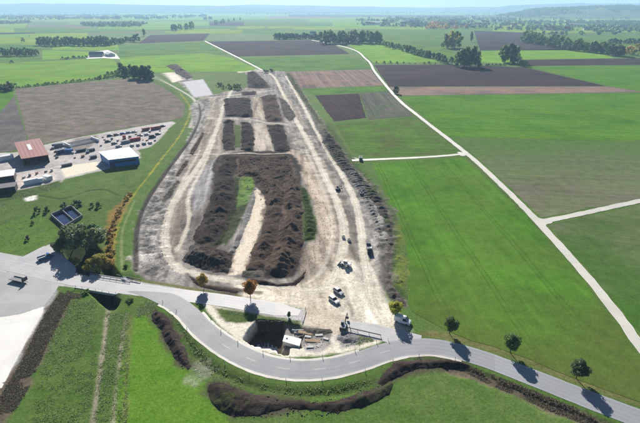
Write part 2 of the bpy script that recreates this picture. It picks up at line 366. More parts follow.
# --- site base
SITE = [(197, 100), (199, 110), (190, 137), (177, 156), (157, 184), (143, 207), (135.5, 235), (135, 274), (170, 285), (200, 290), (250, 297.5), (304, 307), (330, 317), (380, 330), (392, 322), (388, 305), (384, 285), (386, 262), (390, 240), (380, 212), (366, 192), (347, 168), (330, 145), (312, 115), (295, 84), (284, 71), (255, 68), (246, 72), (240, 84), (220, 93)]
paint(SITE, GRIT, 0.8, 0.6, 0.10)
paint([(199, 102), (222, 97), (224, 118), (222, 152), (205, 190), (185, 225), (178, 262), (150, 275), (160, 235), (185, 170), (200, 130)], TAN, 3, 2.5, 0.06, amt=0.6)
paint([(137, 240), (141, 212), (158, 190), (178, 160), (172, 195), (166, 220), (165, 245), (172, 268), (165, 281), (136, 275)], RUBBLE, 1.5, 2.2, 0.5)
paint([(192, 104), (210, 100), (204, 125), (190, 150), (180, 160), (192, 130)], RUBBLE, 1.5, 2, 0.3)
paint([(216, 157), (213, 178), (206, 203), (196, 213), (188, 198), (191, 184), (205, 166)], ((0.24, 0.225, 0.22), (0.34, 0.32, 0.31)), 1.0, 0.8, 0.1)
paint([(172, 203), (184, 200), (186, 218), (178, 240), (171, 240)], ((0.22, 0.18, 0.15), (0.32, 0.27, 0.23)), 1, 1, 0.06)
paint([(252, 97), (262, 96), (267, 120), (252, 118)], TAN, 0.8, 0.6); paint([(254, 123), (266, 124), (275, 153), (254, 152)], ((0.30, 0.255, 0.21), (0.42, 0.36, 0.30)), 0.8, 0.6, 0.06)
paint([(281, 95), (292, 100), (318, 150), (345, 205), (352, 240), (350, 275), (300, 280), (318, 240), (310, 195), (295, 150)], TAN, 2, 1.6, 0.05, amt=0.85)
paint([(286, 148), (300, 150), (322, 190), (335, 225), (322, 262), (300, 278), (302, 250), (318, 235), (308, 190)], ((0.32, 0.25, 0.19), (0.46, 0.38, 0.3)), 1.5, 1.5, 0.08, amt=0.8)
paint([(288, 118), (300, 120), (316, 140), (322, 160), (300, 155), (290, 140)], RUBBLE, 2, 2, 0.15, amt=0.6)
paint([(300, 90), (318, 115), (340, 150), (360, 180), (375, 205), (384, 232), (380, 262), (374, 240), (366, 215), (345, 180), (325, 150), (305, 115), (290, 84)], RUBBLE, 1.5, 2.0, 0.25)
paint([(235, 283), (300, 292), (330, 286), (352, 262), (372, 262), (382, 290), (398, 318), (410, 330), (385, 337), (345, 330), (304, 321), (300, 309), (240, 297)], PALE, 2.0, 1.0, 0.03, amt=0.9)
paint([(300, 280), (345, 268), (352, 280), (340, 300), (344, 322), (306, 322), (300, 305), (262, 297), (262, 288)], ((0.55, 0.46, 0.345), (0.68, 0.6, 0.48)), 3, 2.5, 0.04, amt=0.75)
stroke(smooth(P((199, 104), (200, 117), (191, 138), (178.5, 156), (158.5, 184), (144, 208), (136.5, 235), (136, 272)), 2), 1.8, SOIL, 0.5, 0.5, 0.9, -0.9)
# long wheel and blade streaks down the site
sp_ = smooth(P(*SITE), 8, True); i_ = sel(sp_, 2); ax_ = np.array(G(282, 92)) - np.array(G(340, 262)); ax_ /= np.linalg.norm(ax_)
uu = gx[i_] * ax_[1] - gy[i_] * ax_[0]; vv = gx[i_] * ax_[0] + gy[i_] * ax_[1]
st = fbm(uu + 2.0 * nA[i_], vv / 16, 1.6, 3, 61) * 0.55 + fbm(uu, vv / 7, 5, 3, 62) * 0.5
gc[i_] *= (1 + np.clip(1.0 * st, -0.55, 0.55) * sstep(-0.5, 2, sdist(gx[i_], gy[i_], sp_)))[:, None]
paint([(221, 155), (291, 154), (303, 195), (303, 245), (294, 277), (245, 272), (260, 232), (266, 200), (256, 187), (236, 178), (234, 205), (226, 240), (190, 262), (200, 228), (212, 190)], SOIL, 1.2, 1.5)
# haul tracks
ruts([(232, 90), (224, 105), (218, 125), (205, 155), (190, 178), (175, 200), (167, 220), (165, 240), (168, 256), (178, 268), (200, 275), (235, 281), (280, 288), (320, 290), (350, 280)], 5.0, PALE, 0.75)
ruts([(214, 140), (204, 165), (192, 188), (188, 202), (189, 218), (184, 236), (177, 250)], 3.2, PALE, 0.7)
ruts([(200, 150), (175, 196), (170, 205)], 3, PALE, 0.5)
ruts([(255, 70), (272, 75), (282, 92), (295, 118), (310, 145), (322, 170), (336, 200), (344, 230), (340, 262), (330, 290)], 5.5, PALE, 0.85)
ruts([(286, 76), (300, 100), (315, 128), (330, 155), (348, 185), (358, 212), (362, 240), (366, 268), (372, 300), (385, 325)], 5.0, PALE, 0.9)
ruts([(306, 150), (318, 178), (328, 205), (332, 235), (322, 270), (305, 285)], 3.5, PALE, 0.45)
ruts([(336, 160), (346, 157), (362, 160)], 4.0, PALE, 0.8)
ruts([(200, 98), (225, 96), (250, 93), (275, 90)], 3.0, PALE, 0.8, 0.2)
ruts([(207, 118), (225, 118.5), (252, 119.5), (268, 123), (288, 124)], 2.2, PALE, 0.75, 0.2)
ruts([(187, 155), (205, 154), (222, 154), (250, 153), (262, 154), (290, 153)], 2.0, PALE, 0.75, 0.2)
ruts([(350, 262), (342, 270), (348, 280), (366, 284)], 3, PALE, 0.7)
ruts([(262, 290), (290, 299), (320, 300), (345, 315), (360, 328)], 4, PALE, 0.5)
# between the right berm and the big green field: weeds
paint([(312, 112), (330, 128), (350, 158), (376, 186), (394, 212), (398, 245), (396, 290), (384, 290), (380, 250), (374, 222), (352, 184), (332, 152), (316, 128)], ((0.045, 0.042, 0.035), (0.17, 0.16, 0.14)), 1.2, 2.0, 0.4)
paint([(330, 122), (348, 150), (372, 182), (394, 214), (402, 240), (404, 268), (410, 300), (396, 306), (388, 280), (391, 240), (378, 208), (352, 172), (326, 130)], WEED, 1.0, 1.5, 0.18, n=nB)
paint([(396, 222), (408, 232), (408, 290), (404, 300), (396, 285)], ((0.10, 0.145, 0.025), (0.17, 0.20, 0.04)), 1.5, 2.2, amt=0.75)
# site top: bare plots and heaps' footing
paint([(165, 68), (175, 66), (216, 96), (195, 98)], RUBBLE, 2, 2)
paint([(183, 82), (203, 79), (213, 95), (194, 97)], ((0.42, 0.41, 0.42), (0.5, 0.49, 0.5)), 1, 0.6); paint([(163, 72), (172, 69), (183, 80), (173, 82.5)], PALE, 1.0, 0.8)
paint([(216, 78), (240, 72), (252, 76), (246, 88), (222, 92)], GRASS, 2, 2, 0.1)
paint([(236, 68), (248, 66), (252, 71), (238, 73)], PALE, 1.5, 1)
# interior green slot between the ridges, ramp
# (over the dark footing)
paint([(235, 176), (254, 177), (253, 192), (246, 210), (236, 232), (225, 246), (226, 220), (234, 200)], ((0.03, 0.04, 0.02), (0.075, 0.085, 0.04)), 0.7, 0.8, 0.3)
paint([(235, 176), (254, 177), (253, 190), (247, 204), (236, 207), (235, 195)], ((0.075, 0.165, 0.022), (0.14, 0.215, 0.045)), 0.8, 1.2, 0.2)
paint([(234, 124), (241, 126), (241, 147), (234, 148)], WEED, 0.8, 0.6, 0.1)
paint([(256.5, 188), (266, 200), (263, 222), (252, 252), (244, 274), (228, 275), (238, 245), (248, 215)], ((0.60, 0.51, 0.385), (0.70, 0.61, 0.49)), 0.5, 0.5)
paint([(301, 184), (307, 190), (316, 225), (315, 240), (304, 242), (304, 215)], WEED, 1.0, 1.0, 0.25)
# verges between old road and detour
paint([(204, 303), (230, 309), (262, 315), (304, 323), (322, 330), (350, 333), (385, 339), (375, 345), (345, 352), (320, 356), (290, 357), (262, 352), (240, 342), (222, 328), (208, 312)], PALE, 0.5, 0.3)
paint([(214, 307.5), (246, 312), (264, 316), (300, 322), (304, 327), (290, 331), (262, 320), (245, 323), (228, 322)], WEED, 0.8, 0.9, 0.2)
paint([(300, 332), (330, 334), (332, 345), (316, 352), (302, 348)], RUBBLE, 0.8, 1.2, 0.2); paint([(338, 332), (352, 332), (382, 338), (362, 345), (342, 347)], ((0.15, 0.15, 0.11), (0.33, 0.31, 0.26)), 0.6, 0.8, 0.15)
stroke(smooth(P((135, 280), (170, 285.5), (200, 290.5), (240, 296)), 2), 1.6, DRY, 0.5, 0.6, 0.8); stroke(smooth(P((210, 286), (235, 290), (260, 293)), 2), 1.8, BROWN, 0.5, 0.6, 0.8, 0.15)
# roadside verges
off = lambda line, d: [(p[0] + d * (q[1] - p[1]) / math.dist(p, q), p[1] - d * (q[0] - p[0]) / math.dist(p, q)) for p, q in zip(line[:-1], line[1:])]
stroke([p for p in off(DETOUR, -5.4) if p[0] > 30], 3.2, DRY, 0.6, 0.6, 0.9)
stroke([p for p in off(DETOUR, 7.2) if p[0] > 36], 4.2, BROWN, 0.8, 1.0, 0.95, -0.5, nB)
stroke(off(FARM, 3.2), 2.0, WEED, 0.6, 0.5, 0.6)
paint([(0, 253), (24, 257), (40, 249), (52, 243), (60, 252), (76, 268), (120, 278), (200, 292), (280, 304), (300, 309), (345, 319), (388, 329), (400, 338), (390, 342), (345, 332), (300, 321), (245, 311.5), (204, 302), (160, 297), (130, 294.5), (60, 286), (0, 283), (-60, 280), (-60, 243)], ((0.42, 0.40, 0.395), (0.53, 0.505, 0.49)), 0.4, 0.15)
# soil heaps: outline (photo pixels), height, slope width, label ...
def H_(*a, **k): HEAPS.append((a, k))
HEAPS = []
DK = ((0.027, 0.021, 0.019), (0.072, 0.054, 0.046)); MB_ = ((0.054, 0.039, 0.031), (0.125, 0.088, 0.067)); GB = ((0.065, 0.058, 0.05), (0.16, 0.142, 0.122))
H_([(224, 99), (250, 98), (252.5, 117.5), (225, 116.5)], 3.0, 5, 'dark topsoil heap in the left upper row above the first cross path', DK, 0.9, seed=1, tread=1)
H_([(224, 121), (234, 121), (235, 150), (224, 151.5), (222, 136)], 3.0, 5, 'narrow dark soil ridge left of the weedy slot', DK, 0.7, seed=2)
H_([(241, 122), (250, 123), (254, 130), (254, 151.5), (241, 150)], 3.0, 5, 'narrow dark soil ridge right of the weedy slot', DK, 0.7, seed=3)
H_([(260.5, 97), (276, 94.5), (282.5, 122), (266.5, 122)], 3.2, 6, 'dark topsoil heap in the right upper row above the first cross path', MB_, 0.9, seed=4, tread=1)
H_([(267, 125.5), (284, 125.5), (290, 151), (282, 153), (275, 151)], 3.4, 6, 'dark topsoil heap in the right row between the two cross paths', DK, 0.7, seed=5, tread=1)
H_([(222, 155.5), (238, 156), (236, 178), (235, 205), (231, 222), (219, 242), (200, 246), (191, 241), (200, 225), (209, 200), (216, 175)], 4.0, 7, 'long dark soil ridge left of the green slot', DK, 0.42, 0.35, seed=6, tread=1)
H_([(238, 156), (262, 156), (288, 155.5), (294, 170), (280, 190), (264, 200), (258, 186), (252, 177), (238, 177)], 1.9, 5, 'lumpy brown soil bank just below the second cross path', MB_, 0.42, 0.45, seed=7, top=(0.13, 0.10, 0.08))
H_([(268, 184), (280, 178), (285, 200), (281, 225), (272, 252), (266, 266), (254, 270), (245, 271), (250, 258), (260, 232)], 4.2, 5.5, 'long brown soil ridge right of the pale ramp', MB_, 0.42, 0.3, seed=8, tread=1)
H_([(283, 176), (293, 170), (301, 190), (304, 220), (301, 245), (296, 262), (284, 276), (270, 274), (267, 266), (276, 245), (285, 215)], 4.8, 6.5, 'long dark brown soil ridge beside the haul road', MB_, 0.42, 0.35, seed=9, tread=1)
H_([(301, 186), (306, 190), (316, 222), (315, 239), (304, 241), (304, 215)], 1.5, 3.5, 'weedy green bank along the outer soil ridge', ((0.026, 0.042, 0.014), (0.058, 0.085, 0.024)), 0.5, 0.3, 4.2, name='grass_bank', seed=10)
H_([(193, 246), (207, 246), (222, 250), (233, 254), (233, 264), (228, 273), (205, 270), (190, 265), (182, 260)], 3.8, 6, 'big dark mound with pale scrape lines at the foot of the left ridge', DK, 0.45, 0.45, seed=11, top=(0.15, 0.14, 0.13))
H_([(243, 271), (262, 270), (263, 277), (250, 279), (241, 277)], 0.9, 2.0, 'small grey soil tip below the pale ramp', GB, 0.4, 0.2, seed=12)
H_([(246, 279), (262, 280), (278, 283.5), (292, 282), (301, 276), (306, 270), (304, 278), (296, 285.5), (278, 287), (258, 284)], 1.0, 1.5, 'low curved soil bund round the ridge end', DK, 0.4, 0.15, seed=13)
H_([(235, 178), (240, 178), (236, 210), (222, 243), (214, 246), (224, 228), (232, 205)], 0.9, 2.2, 'weedy lower shoulder of the left ridge', ((0.026, 0.034, 0.016), (0.055, 0.065, 0.03)), 0.5, 0.3, name='grass_bank', seed=14)
H_([(254, 190), (256, 198), (250, 218), (240, 243), (232, 256), (229, 252), (236, 238), (245, 214)], 1.1, 1.6, 'thin grey stony ridge beside the pale ramp', ((0.2, 0.19, 0.18), (0.36, 0.34, 0.32)), 0.45, 0.2, seed=15)
H_([(202, 132), (205, 134), (193, 155), (189, 154)], 1.6, 2.6, 'upper of three dark slim heaps beside the left haul track', MB_, 0.42, 0.3, seed=16)
H_([(186, 160), (189, 161), (179, 176), (175, 176)], 1.6, 2.6, 'middle of three dark slim heaps beside the left haul track', MB_, 0.42, 0.3, seed=17)
H_([(177, 180), (180, 182), (170, 198), (163, 205), (162, 198)], 1.2, 2.6, 'lowest and roughest of the slim heaps beside the left haul track', GB, 0.55, 0.4, seed=18)
H_([(248, 72), (256, 72.5), (268, 84), (270, 88), (249, 88), (247, 80)], 4.0, 9, 'tall dark heap at the head of the site', DK, 1.4, 0.5, seed=19)
H_([(241, 92), (256, 91.5), (256, 95), (243, 95.5)], 2.5, 5, 'flat dark heap beside the upper cross road', DK, 1.2, 0.4, seed=20)
H_([(166, 66), (178, 64.5), (194, 77), (187, 79.5), (176, 73)], 4.0, 9, 'dark heap between the bare plots far up the valley', GB, 1.4, 0.5, seed=21)
H_([(278, 97), (286, 100), (296, 116), (290, 122), (284, 116)], 1.6, 4, 'grey rubble heap between right row and haul road', GB, 0.9, 0.5, name='rubble_heap', seed=22)
H_([(324, 128), (333, 136), (349, 160), (366, 180), (383, 200), (393, 220), (394.5, 245), (391, 270), (393, 286), (404, 297), (408, 306), (400, 308), (388, 297), (383, 282), (385, 255), (387, 236), (379, 212), (358, 188), (338, 166), (322, 142)], 1.5, 3.4, 'long grey berm of tipped soil along the big green field', GB, 0.5, 0.24, 4.0, name='soil_berm', seed=23, top=(0.065, 0.095, 0.03))
H_([(286, 71), (292, 76), (312, 106), (326, 128), (323, 130), (306, 106), (288, 78)], 1.7, 4, 'far weedy berm between site and striped stubble', ((0.08, 0.085, 0.05), (0.14, 0.14, 0.09)), 1.0, 0.4, 8, name='soil_berm', seed=24)
H_([(348, 165), (356, 172), (370, 190), (378, 212), (384, 236), (378, 240), (370, 215), (356, 190), (346, 172)], 1.3, 3.0, 'inner row of grey tipped loads beside the haul road', ((0.17, 0.16, 0.15), (0.30, 0.28, 0.26)), 0.5, 0.35, 3.2, name='soil_berm', seed=25)
H_([(152, 309), (158, 307), (170, 320), (184, 345), (192, 366), (188, 371), (178, 366), (170, 350), (160, 332), (152, 320)], 2.6, 3.6, 'dark soil heap left of the detour bend', DK, 0.35, 0.3, seed=26, top=(0.15, 0.13, 0.10))
H_([(208, 384), (220, 381), (241, 391), (276, 399), (320, 402), (349, 398), (378, 388), (391, 384), (388, 394), (362, 407), (337, 413), (320, 411), (288, 408), (258, 417), (233, 417.5), (213, 402), (206, 392)], 1.6, 2.8, 'long black soil berm below the detour bend', DK, 0.35, 0.2, seed=27, top=(0.062, 0.075, 0.03))
H_([(379, 378), (396, 362), (419, 359.5), (457, 361), (470, 366), (448, 367.5), (416, 370), (399, 377), (383, 386.5), (377, 384)], 1.5, 2.0, 'dark soil berm hugging the verge east of the bend', DK, 0.35, 0.2, seed=28)
H_([(187, 274), (207, 285), (232, 289), (243, 291), (236, 294), (212, 290), (196, 286)], 0.5, 1.0, 'low dark windrow behind the two orange trees', DK, 0.35, 0.1, name='soil_windrow', seed=29)
H_([(302, 327), (330, 329), (334, 333), (320, 337), (304, 334)], 0.7, 1.5, 'low heap of broken asphalt beside the white slab', GB, 0.35, 0.3, name='rubble_heap', seed=30)
H_([(338, 334), (350, 333), (360, 338), (356, 343), (344, 344), (336, 340)], 0.9, 1.6, 'grey rubble heap below the excavator', ((0.16, 0.15, 0.15), (0.32, 0.31, 0.31)), 0.35, 0.35, name='rubble_heap', seed=31)
for a_, k_ in HEAPS: paint(a_[0], a_[4] if len(a_) > 4 else SOIL, 1.6, 1.8, 0.0, amt=0.9)
paint([(303, 306), (346, 316), (350, 331), (338, 335), (305, 323)], ((0.40, 0.34, 0.262), (0.56, 0.49, 0.39)), 0.5, 0.5, 0.04)
# stream channel below the bridge and its shallow ditch, the excavation, flat road beds
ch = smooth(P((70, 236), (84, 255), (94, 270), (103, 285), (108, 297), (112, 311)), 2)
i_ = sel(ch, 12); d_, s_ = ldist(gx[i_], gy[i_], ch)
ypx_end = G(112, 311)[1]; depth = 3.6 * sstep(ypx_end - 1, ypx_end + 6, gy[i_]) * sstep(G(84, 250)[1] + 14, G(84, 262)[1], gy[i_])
tt_ = np.clip((gy[i_] - ypx_end) / 14.0, 0, 1); hw_ = 0.6 + 5.2 * tt_; wch = sstep(hw_ + 1.0, hw_ - 0.8, d_); gz[i_] -= depth * wch; gc[i_] = gc[i_] * (1 - 0.75 * (wch * np.clip(depth, 0, 1)))[:, None] + np.array((0.025, 0.026, 0.018)) * (0.75 * wch * np.clip(depth, 0, 1))[:, None]  # dark soil tone in the channel also paints in the shadow below the bridge
i_ = sel(PIT, 4); d_ = sdist(gx[i_], gy[i_], PIT) + 0.3 * nB[i_]
wp = sstep(0.0, 0.8, d_); pr_ = sstep(G(280, 335)[0], G(286, 335)[0], gx[i_]) * sstep(G(290, 349)[1] - 1, G(290, 347)[1], gy[i_]); gz[i_] -= wp * (4.0 - 2.9 * pr_) + wp * 0.5 * nB[i_]; wc = sstep(0.1, 0.9, d_)[:, None]; gc[i_] = gc[i_] * (1 - wc) + (two(BROWN, i_, nB) * (1 - pr_)[:, None] * 0.65 + two(RUBBLE, i_, nB) * pr_[:, None]) * wc
rz = smooth(P((175, 312), (200, 350), (240, 377), (300, 391), (350, 384), (372, 384), (340, 398), (280, 396), (230, 384), (190, 360)), 4, True)
i_ = sel(rz, 6); d_ = sdist(gx[i_], gy[i_], rz); gz[i_] -= 1.1 * sstep(-1, 4, d_)
for ln, hw in ((DETOUR, 4.2), (OLDROAD, 4.2)):
    i_ = sel(ln, 9); d_, s_ = ldist(gx[i_], gy[i_], ln)
    if ln is OLDROAD: k = sstep(hw + 1.4, hw, d_) * (1 - (depth.max() if 0 else 0)) * ((gx[i_] < G(86, 280)[0]) | (gx[i_] > G(122, 288)[0]))
    else: k = sstep(hw + 1.4, hw, d_)
    gz[i_] *= (1 - k)
nx, ny = len(xs), len(ys)
idx = np.arange(nx * ny).reshape(ny, nx)
faces = np.stack([idx[:-1, :-1].ravel(), idx[:-1, 1:].ravel(), idx[1:, 1:].ravel(), idx[1:, :-1].ravel()], 1)
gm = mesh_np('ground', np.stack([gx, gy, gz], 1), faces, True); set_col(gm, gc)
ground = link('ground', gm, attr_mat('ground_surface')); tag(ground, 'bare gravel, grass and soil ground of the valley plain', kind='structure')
def gheight(x, y):
    j = min(max(np.searchsorted(ys, y), 1), ny - 1); i = min(max(np.searchsorted(xs, x), 1), nx - 1)
    return float(gz[j * nx + i])

# ------------------------------------------------------------------ fields
def outline(poly, step, wob, seed):
    out = []
    n = len(poly)
    for i in range(n):
        a, b = poly[i], poly[(i + 1) % n]; L = math.dist(a, b); m = max(1, min(60, int(L / step)))
        for k in range(m):
            t = k / m; x = a[0] + (b[0] - a[0]) * t; y = a[1] + (b[1] - a[1]) * t
            w = wob * (hash2(np.float64(round(x)), np.float64(round(y)), seed) * 2 - 1) if k else 0
            nx_, ny_ = -(b[1] - a[1]) / L, (b[0] - a[0]) / L
            out.append((x + nx_ * w, y + ny_ * w))
    return out
FM = {}
def fm(key, *a, **k):
    if key not in FM: FM[key] = field_mat('field_' + key, *a, **k)
    return FM[key]
GREEN = dict(
    crop=((0.0508, 0.1492, 0.0150), (0.0814, 0.1898, 0.0207)), mid=((0.0560, 0.1344, 0.0197), (0.0918, 0.1747, 0.0286)), light=((0.1012, 0.2255, 0.0204), (0.1485, 0.2882, 0.0314)),
    teal=((0.0550, 0.1375, 0.0260), (0.0880, 0.1815, 0.0370)), yell=((0.13, 0.23, 0.016), (0.18, 0.27, 0.028)), purple=((0.028, 0.021, 0.027), (0.050, 0.037, 0.041)),
    stub=((0.1350, 0.1053, 0.0971), (0.2160, 0.1701, 0.1457)), grey=((0.0850, 0.0775, 0.0728), (0.1250, 0.1112, 0.0978)), olive=((0.1025, 0.1300, 0.0585), (0.1475, 0.1575, 0.0835)))
def field(pts, key, label, ang=0.0, roww=3.0, rowamt=0.35, patch=40.0, z=0.06, wob=0.7, c3=None, mk=None, grad=None):
    poly = outline(P(*pts), 4 if z < 0.1 else 15, wob, len(FM))
    me = bpy.data.meshes.new('field'); me.from_pydata([(x, y, z) for x, y in poly], [], [tuple(range(len(poly)))]); me.update()
    if me.polygons[0].normal.z < 0: me.flip_normals()
    c = GREEN[key]; o = link('field', me, fm(mk or (key + '_%.1f_%.0f' % (ang, patch)), c[0], c[1], ang, roww, rowamt, patch, c3, grad))
    return tag(o, label, kind='structure')
A_F = math.atan2(G(345, 47)[0] - G(640, 346)[0], G(640, 346)[1] - G(345, 47)[1])
field([(372, 163), (462, 157.5), (478, 170), (532, 222.5), (574, 269), (606, 310), (645, 363), (645, 404), (611, 392), (553, 370), (509, 352), (455, 334), (412, 312), (408, 296), (410, 262), (404, 235), (396, 213), (384, 190)], 'crop', 'large smooth green crop field beside the gravel site', A_F, 2.5, 0.3, 45, c3=(0.096, 0.148, 0.028), mk='biggreen', grad=(135.0, 85.0, (0.085, 0.118, 0.026)))
field([(549, 225), (650, 202.5), (700, 300), (660, 362), (617, 305), (580, 262)], 'olive', 'dull green and brown field below the track fork', A_F + 1.2, 3, 0.5, 45, c3=(0.050, 0.11, 0.018), mk='fork', grad=(170.0, 100.0, (0.055, 0.125, 0.02)))
field([(448, 137.5), (600, 142), (650, 141), (650, 197), (548, 216.5), (541, 218), (505, 183), (470, 151)], 'olive', 'olive brown field between the farm tracks', 1.45, 2.5, 0.55, 40, c3=(0.15, 0.125, 0.105), mk='olivebig', grad=(215.0, 320.0, (0.075, 0.145, 0.034)))
field([(401, 96.5), (640, 93), (660, 93), (660, 140), (600, 141), (448, 136.5), (425, 118)], 'crop', 'long green crop field east of the farm track', 1.5, 3, 0.45, 60, z=0.08)
field([(335, 124), (366, 121.5), (415, 117), (459, 151), (440, 153.5), (372, 157), (352, 152)], 'mid', 'mottled green field above the side track', 1.5, 3, 0.5, 30, c3=(0.09, 0.09, 0.04), mk='mottled')
field([(315, 95.5), (359, 93.5), (366, 118), (334, 121.5)], 'purple', 'dark ploughed plot beside the site', 0.2, 3, 0.5, 30)
field([(360, 93.5), (390, 91), (413, 116), (368, 120)], 'grey', 'grey green plot next to the farm track', A_F, 3, 0.7, 30, c3=(0.07, 0.11, 0.045), mk='greygreen')
field([(303, 89), (384, 86), (389, 90.5), (314, 95)], 'teal', 'narrow green strip above the ploughed plot', 1.5, 3, 0.3, 30)
field([(289, 71.5), (371, 69.5), (383, 85.5), (301, 88.5)], 'stub', 'pale striped stubble field at the head of the site', 0.12, 5, 0.85, 40, mk='stripe')
field([(237, 57.5), (345, 55.5), (366, 62), (371, 69), (288, 71), (264, 70.5)], 'teal', 'green strip beyond the head of the site', 1.5, 4, 0.3, 60, z=0.1)
field([(207, 41.5), (318, 40), (338, 47), (350, 54), (237, 56.5)], 'purple', 'wide brown ploughed field in the middle distance', 1.5, 5, 0.5, 90, z=0.1)
field([(118, 57.5), (205, 53), (232, 58), (258, 69), (245, 71.5), (180, 72), (152, 73), (124, 68)], 'light', 'pale green meadow left of the straight track', 1.5, 4, 0.4, 60, z=0.1)
field([(118, 45), (204, 42), (228, 55), (204, 52.5), (120, 57)], 'teal', 'dull green strip left of the straight track', 1.5, 4, 0.3, 60, z=0.1)
field([(150, 35), (210, 33.5), (203, 40.8), (138, 43.5)], 'purple', 'brown strip beyond the straight track', 1.5, 4, 0.4, 90, z=0.1)
field([(374, 65), (455, 64.5), (525, 67.5), (606, 86), (389, 86.5)], 'purple', 'dark brown ploughed field beside the farm track', 1.5, 4, 0.55, 80, z=0.1, mk='ploughed')
field([(389, 87), (607, 86.5), (645, 92), (398, 95.5)], 'stub', 'reddish bare strip below the ploughed field', 1.5, 4, 0.4, 60, z=0.09)
field([(527, 66.5), (660, 65.5), (660, 91), (640, 91.5), (607, 85.5)], 'crop', 'green crop field at the far right', 1.5, 4, 0.4, 80, z=0.1)
field([(524, 60), (660, 58), (660, 64.5), (530, 65.8)], 'purple', 'narrow brown strip above the far green field', 1.5, 4, 0.4, 60, z=0.1)
field([(480, 51), (560, 49), (600, 51.5), (614, 58), (522, 59.5), (512, 64), (478, 62)], 'light', 'bright green strip by the row of trees', 1.5, 4, 0.4, 60, z=0.1)
field([(349, 45), (380, 44), (412, 53), (448, 62), (374, 63), (368, 58.5)], 'light', 'light green wedge between track and tree row', 1.0, 4, 0.5, 60, z=0.1)
field([(345, 28.5), (452, 30), (446, 45), (462, 61), (415, 50), (386, 42), (345, 40)], 'mid', 'green pasture beyond the tree row', 1.5, 5, 0.4, 90, z=0.1, mk='pasture')
field([(474, 30.5), (524, 32.5), (540, 42), (600, 50), (480, 50.5)], 'purple', 'greyish brown field in front of the village trees', 1.5, 5, 0.4, 100, z=0.1, mk='farplough')
field([(560, 36), (660, 34), (660, 47), (620, 46), (585, 44)], 'mid', 'far green field behind the yellow tree', 1.5, 5, 0.4, 100, z=0.1)
field([(15, 89), (80, 82.5), (120, 79.5), (150, 79), (178, 96), (186, 108), (184, 117), (166, 121.5), (100, 132.5), (48, 143), (30, 146)], 'stub', 'wide reddish brown stubble field above the yard', 1.2, 3, 0.4, 16, c3=(0.105, 0.115, 0.065), mk='leftstub')
field([(-60, 122), (0, 113), (14, 96), (29, 146), (12, 151), (-60, 160)], 'grey', 'grey bare plot at the edge of the stubble', 0.2, 3, 0.4, 30, c3=(0.16, 0.14, 0.14), mk='greyplot')
field([(-60, 94), (14, 90), (13, 97), (0, 111), (-60, 120)], 'crop', 'small green plot beside the grey bare plot', 1.5, 3, 0.3, 40)
field([(-60, 66), (46, 61), (112, 58), (122, 68), (118, 75.5), (86, 81), (18, 87.5), (-60, 91)], 'light', 'bright yellowish green meadow with soft bands', 1.45, 4, 0.45, 50, z=0.1, c3=(0.18, 0.23, 0.035), mk='brightmeadow')
field([(-60, 57), (40, 56.5), (38, 61), (-60, 64.5)], 'teal', 'dull green strip below the far copse', 1.5, 4, 0.3, 60, z=0.1)
field([(42, 50), (92, 52), (86, 57.5), (42, 60)], 'light', 'light green plot in front of the distant farm', 1.5, 4, 0.3, 60, z=0.1)
# far plain: strips of fields out to the hills
rows = [10.9, 11.3, 11.9, 12.6, 13.5, 14.6, 16, 17.8, 20, 22.5, 25, 28, 31, 34.5, 38.5, 43, 50]
keys = ['light', 'mid', 'light', 'teal', 'yell', 'light', 'purple', 'mid', 'yell', 'stub', 'light', 'olive']
def rowy(k, x): return rows[k] + (rows[min(k + 1, 16)] - rows[k]) * 0.45 * math.sin(x * 0.011 + k * 1.7)
for k in range(len(rows) - 1):
    x = -90.0 + random.random() * 40
    while x < 730:
        w = random.uniform(40, 150) * (0.7 + 0.5 * (k < 9))
        x2 = x + w; sk = random.uniform(-12, 12)
        xm = (x + x2) / 2; ymid = rows[k]
        covered = ymid > 30 and ((xm > 330) or (118 < xm < 340 and ymid > 33)) or (ymid > 49)
        if not covered:
            key = random.choice(keys)
            pts = [(x, rowy(k, x)), (xm, rowy(k, xm)), (x2, rowy(k, x2)), (x2 + sk, rowy(k + 1, x2 + sk)), (xm, rowy(k + 1, xm)), (x, rowy(k + 1, x))]
            field(pts, key, None, 1.5, 8, 0.3, 150, z=0.02 + 0.0011 * len([1 for q in bpy.data.objects if q.name.startswith('field')]) % 0.07, wob=0, mk='far_' + key)
        x = x2
# ------------------------------------------------------------------ roads, tracks, bridge
OLDM = road_mat('old_dusty_asphalt', (0.32, 0.315, 0.325), (0.46, 0.435, 0.40), 0.35)
CHALK = road_mat('chalk_track', (0.54, 0.52, 0.46), (0.46, 0.43, 0.36), 0.3); WHITEP = plain('road_paint', (0.55, 0.55, 0.54), 0.6)
def ribbon(name, line, width, z, mat, label, wob=0.0, thick=0.0, flare=None):
    v = []; f = []; n = len(line)
    for i, p in enumerate(line):
        a = line[max(i - 1, 0)]; b = line[min(i + 1, n - 1)]; L = math.dist(a, b) or 1
        nx_, ny_ = (b[1] - a[1]) / L, -(b[0] - a[0]) / L
        w = width / 2 * (flare(i / (n - 1)) if flare else 1)
        for s in (-1, 1):
            k = s * (w + random.uniform(-wob, wob)); v.append((p[0] + nx_ * k, p[1] + ny_ * k, z))
    for i in range(n - 1): f.append((2 * i, 2 * i + 1, 2 * i + 3, 2 * i + 2))
    me = bpy.data.meshes.new(name); me.from_pydata(v, [], f); me.update()
    uvl = me.uv_layers.new(name='UVMap')
    for lp in me.loops: uvl.data[lp.index].uv = (-1.0 if lp.vertex_index % 2 == 0 else 1.0, lp.vertex_index * 0.5)
    if me.polygons[0].normal.z < 0: me.flip_normals()
    return tag(link(name, me, mat), label, kind='structure')
oc = min(range(len(OLDROAD)), key=lambda k: math.dist(OLDROAD[k], G(305, 314))); od = min(range(len(OLDROAD)), key=lambda k: math.dist(OLDROAD[k], G(347, 324.5)))
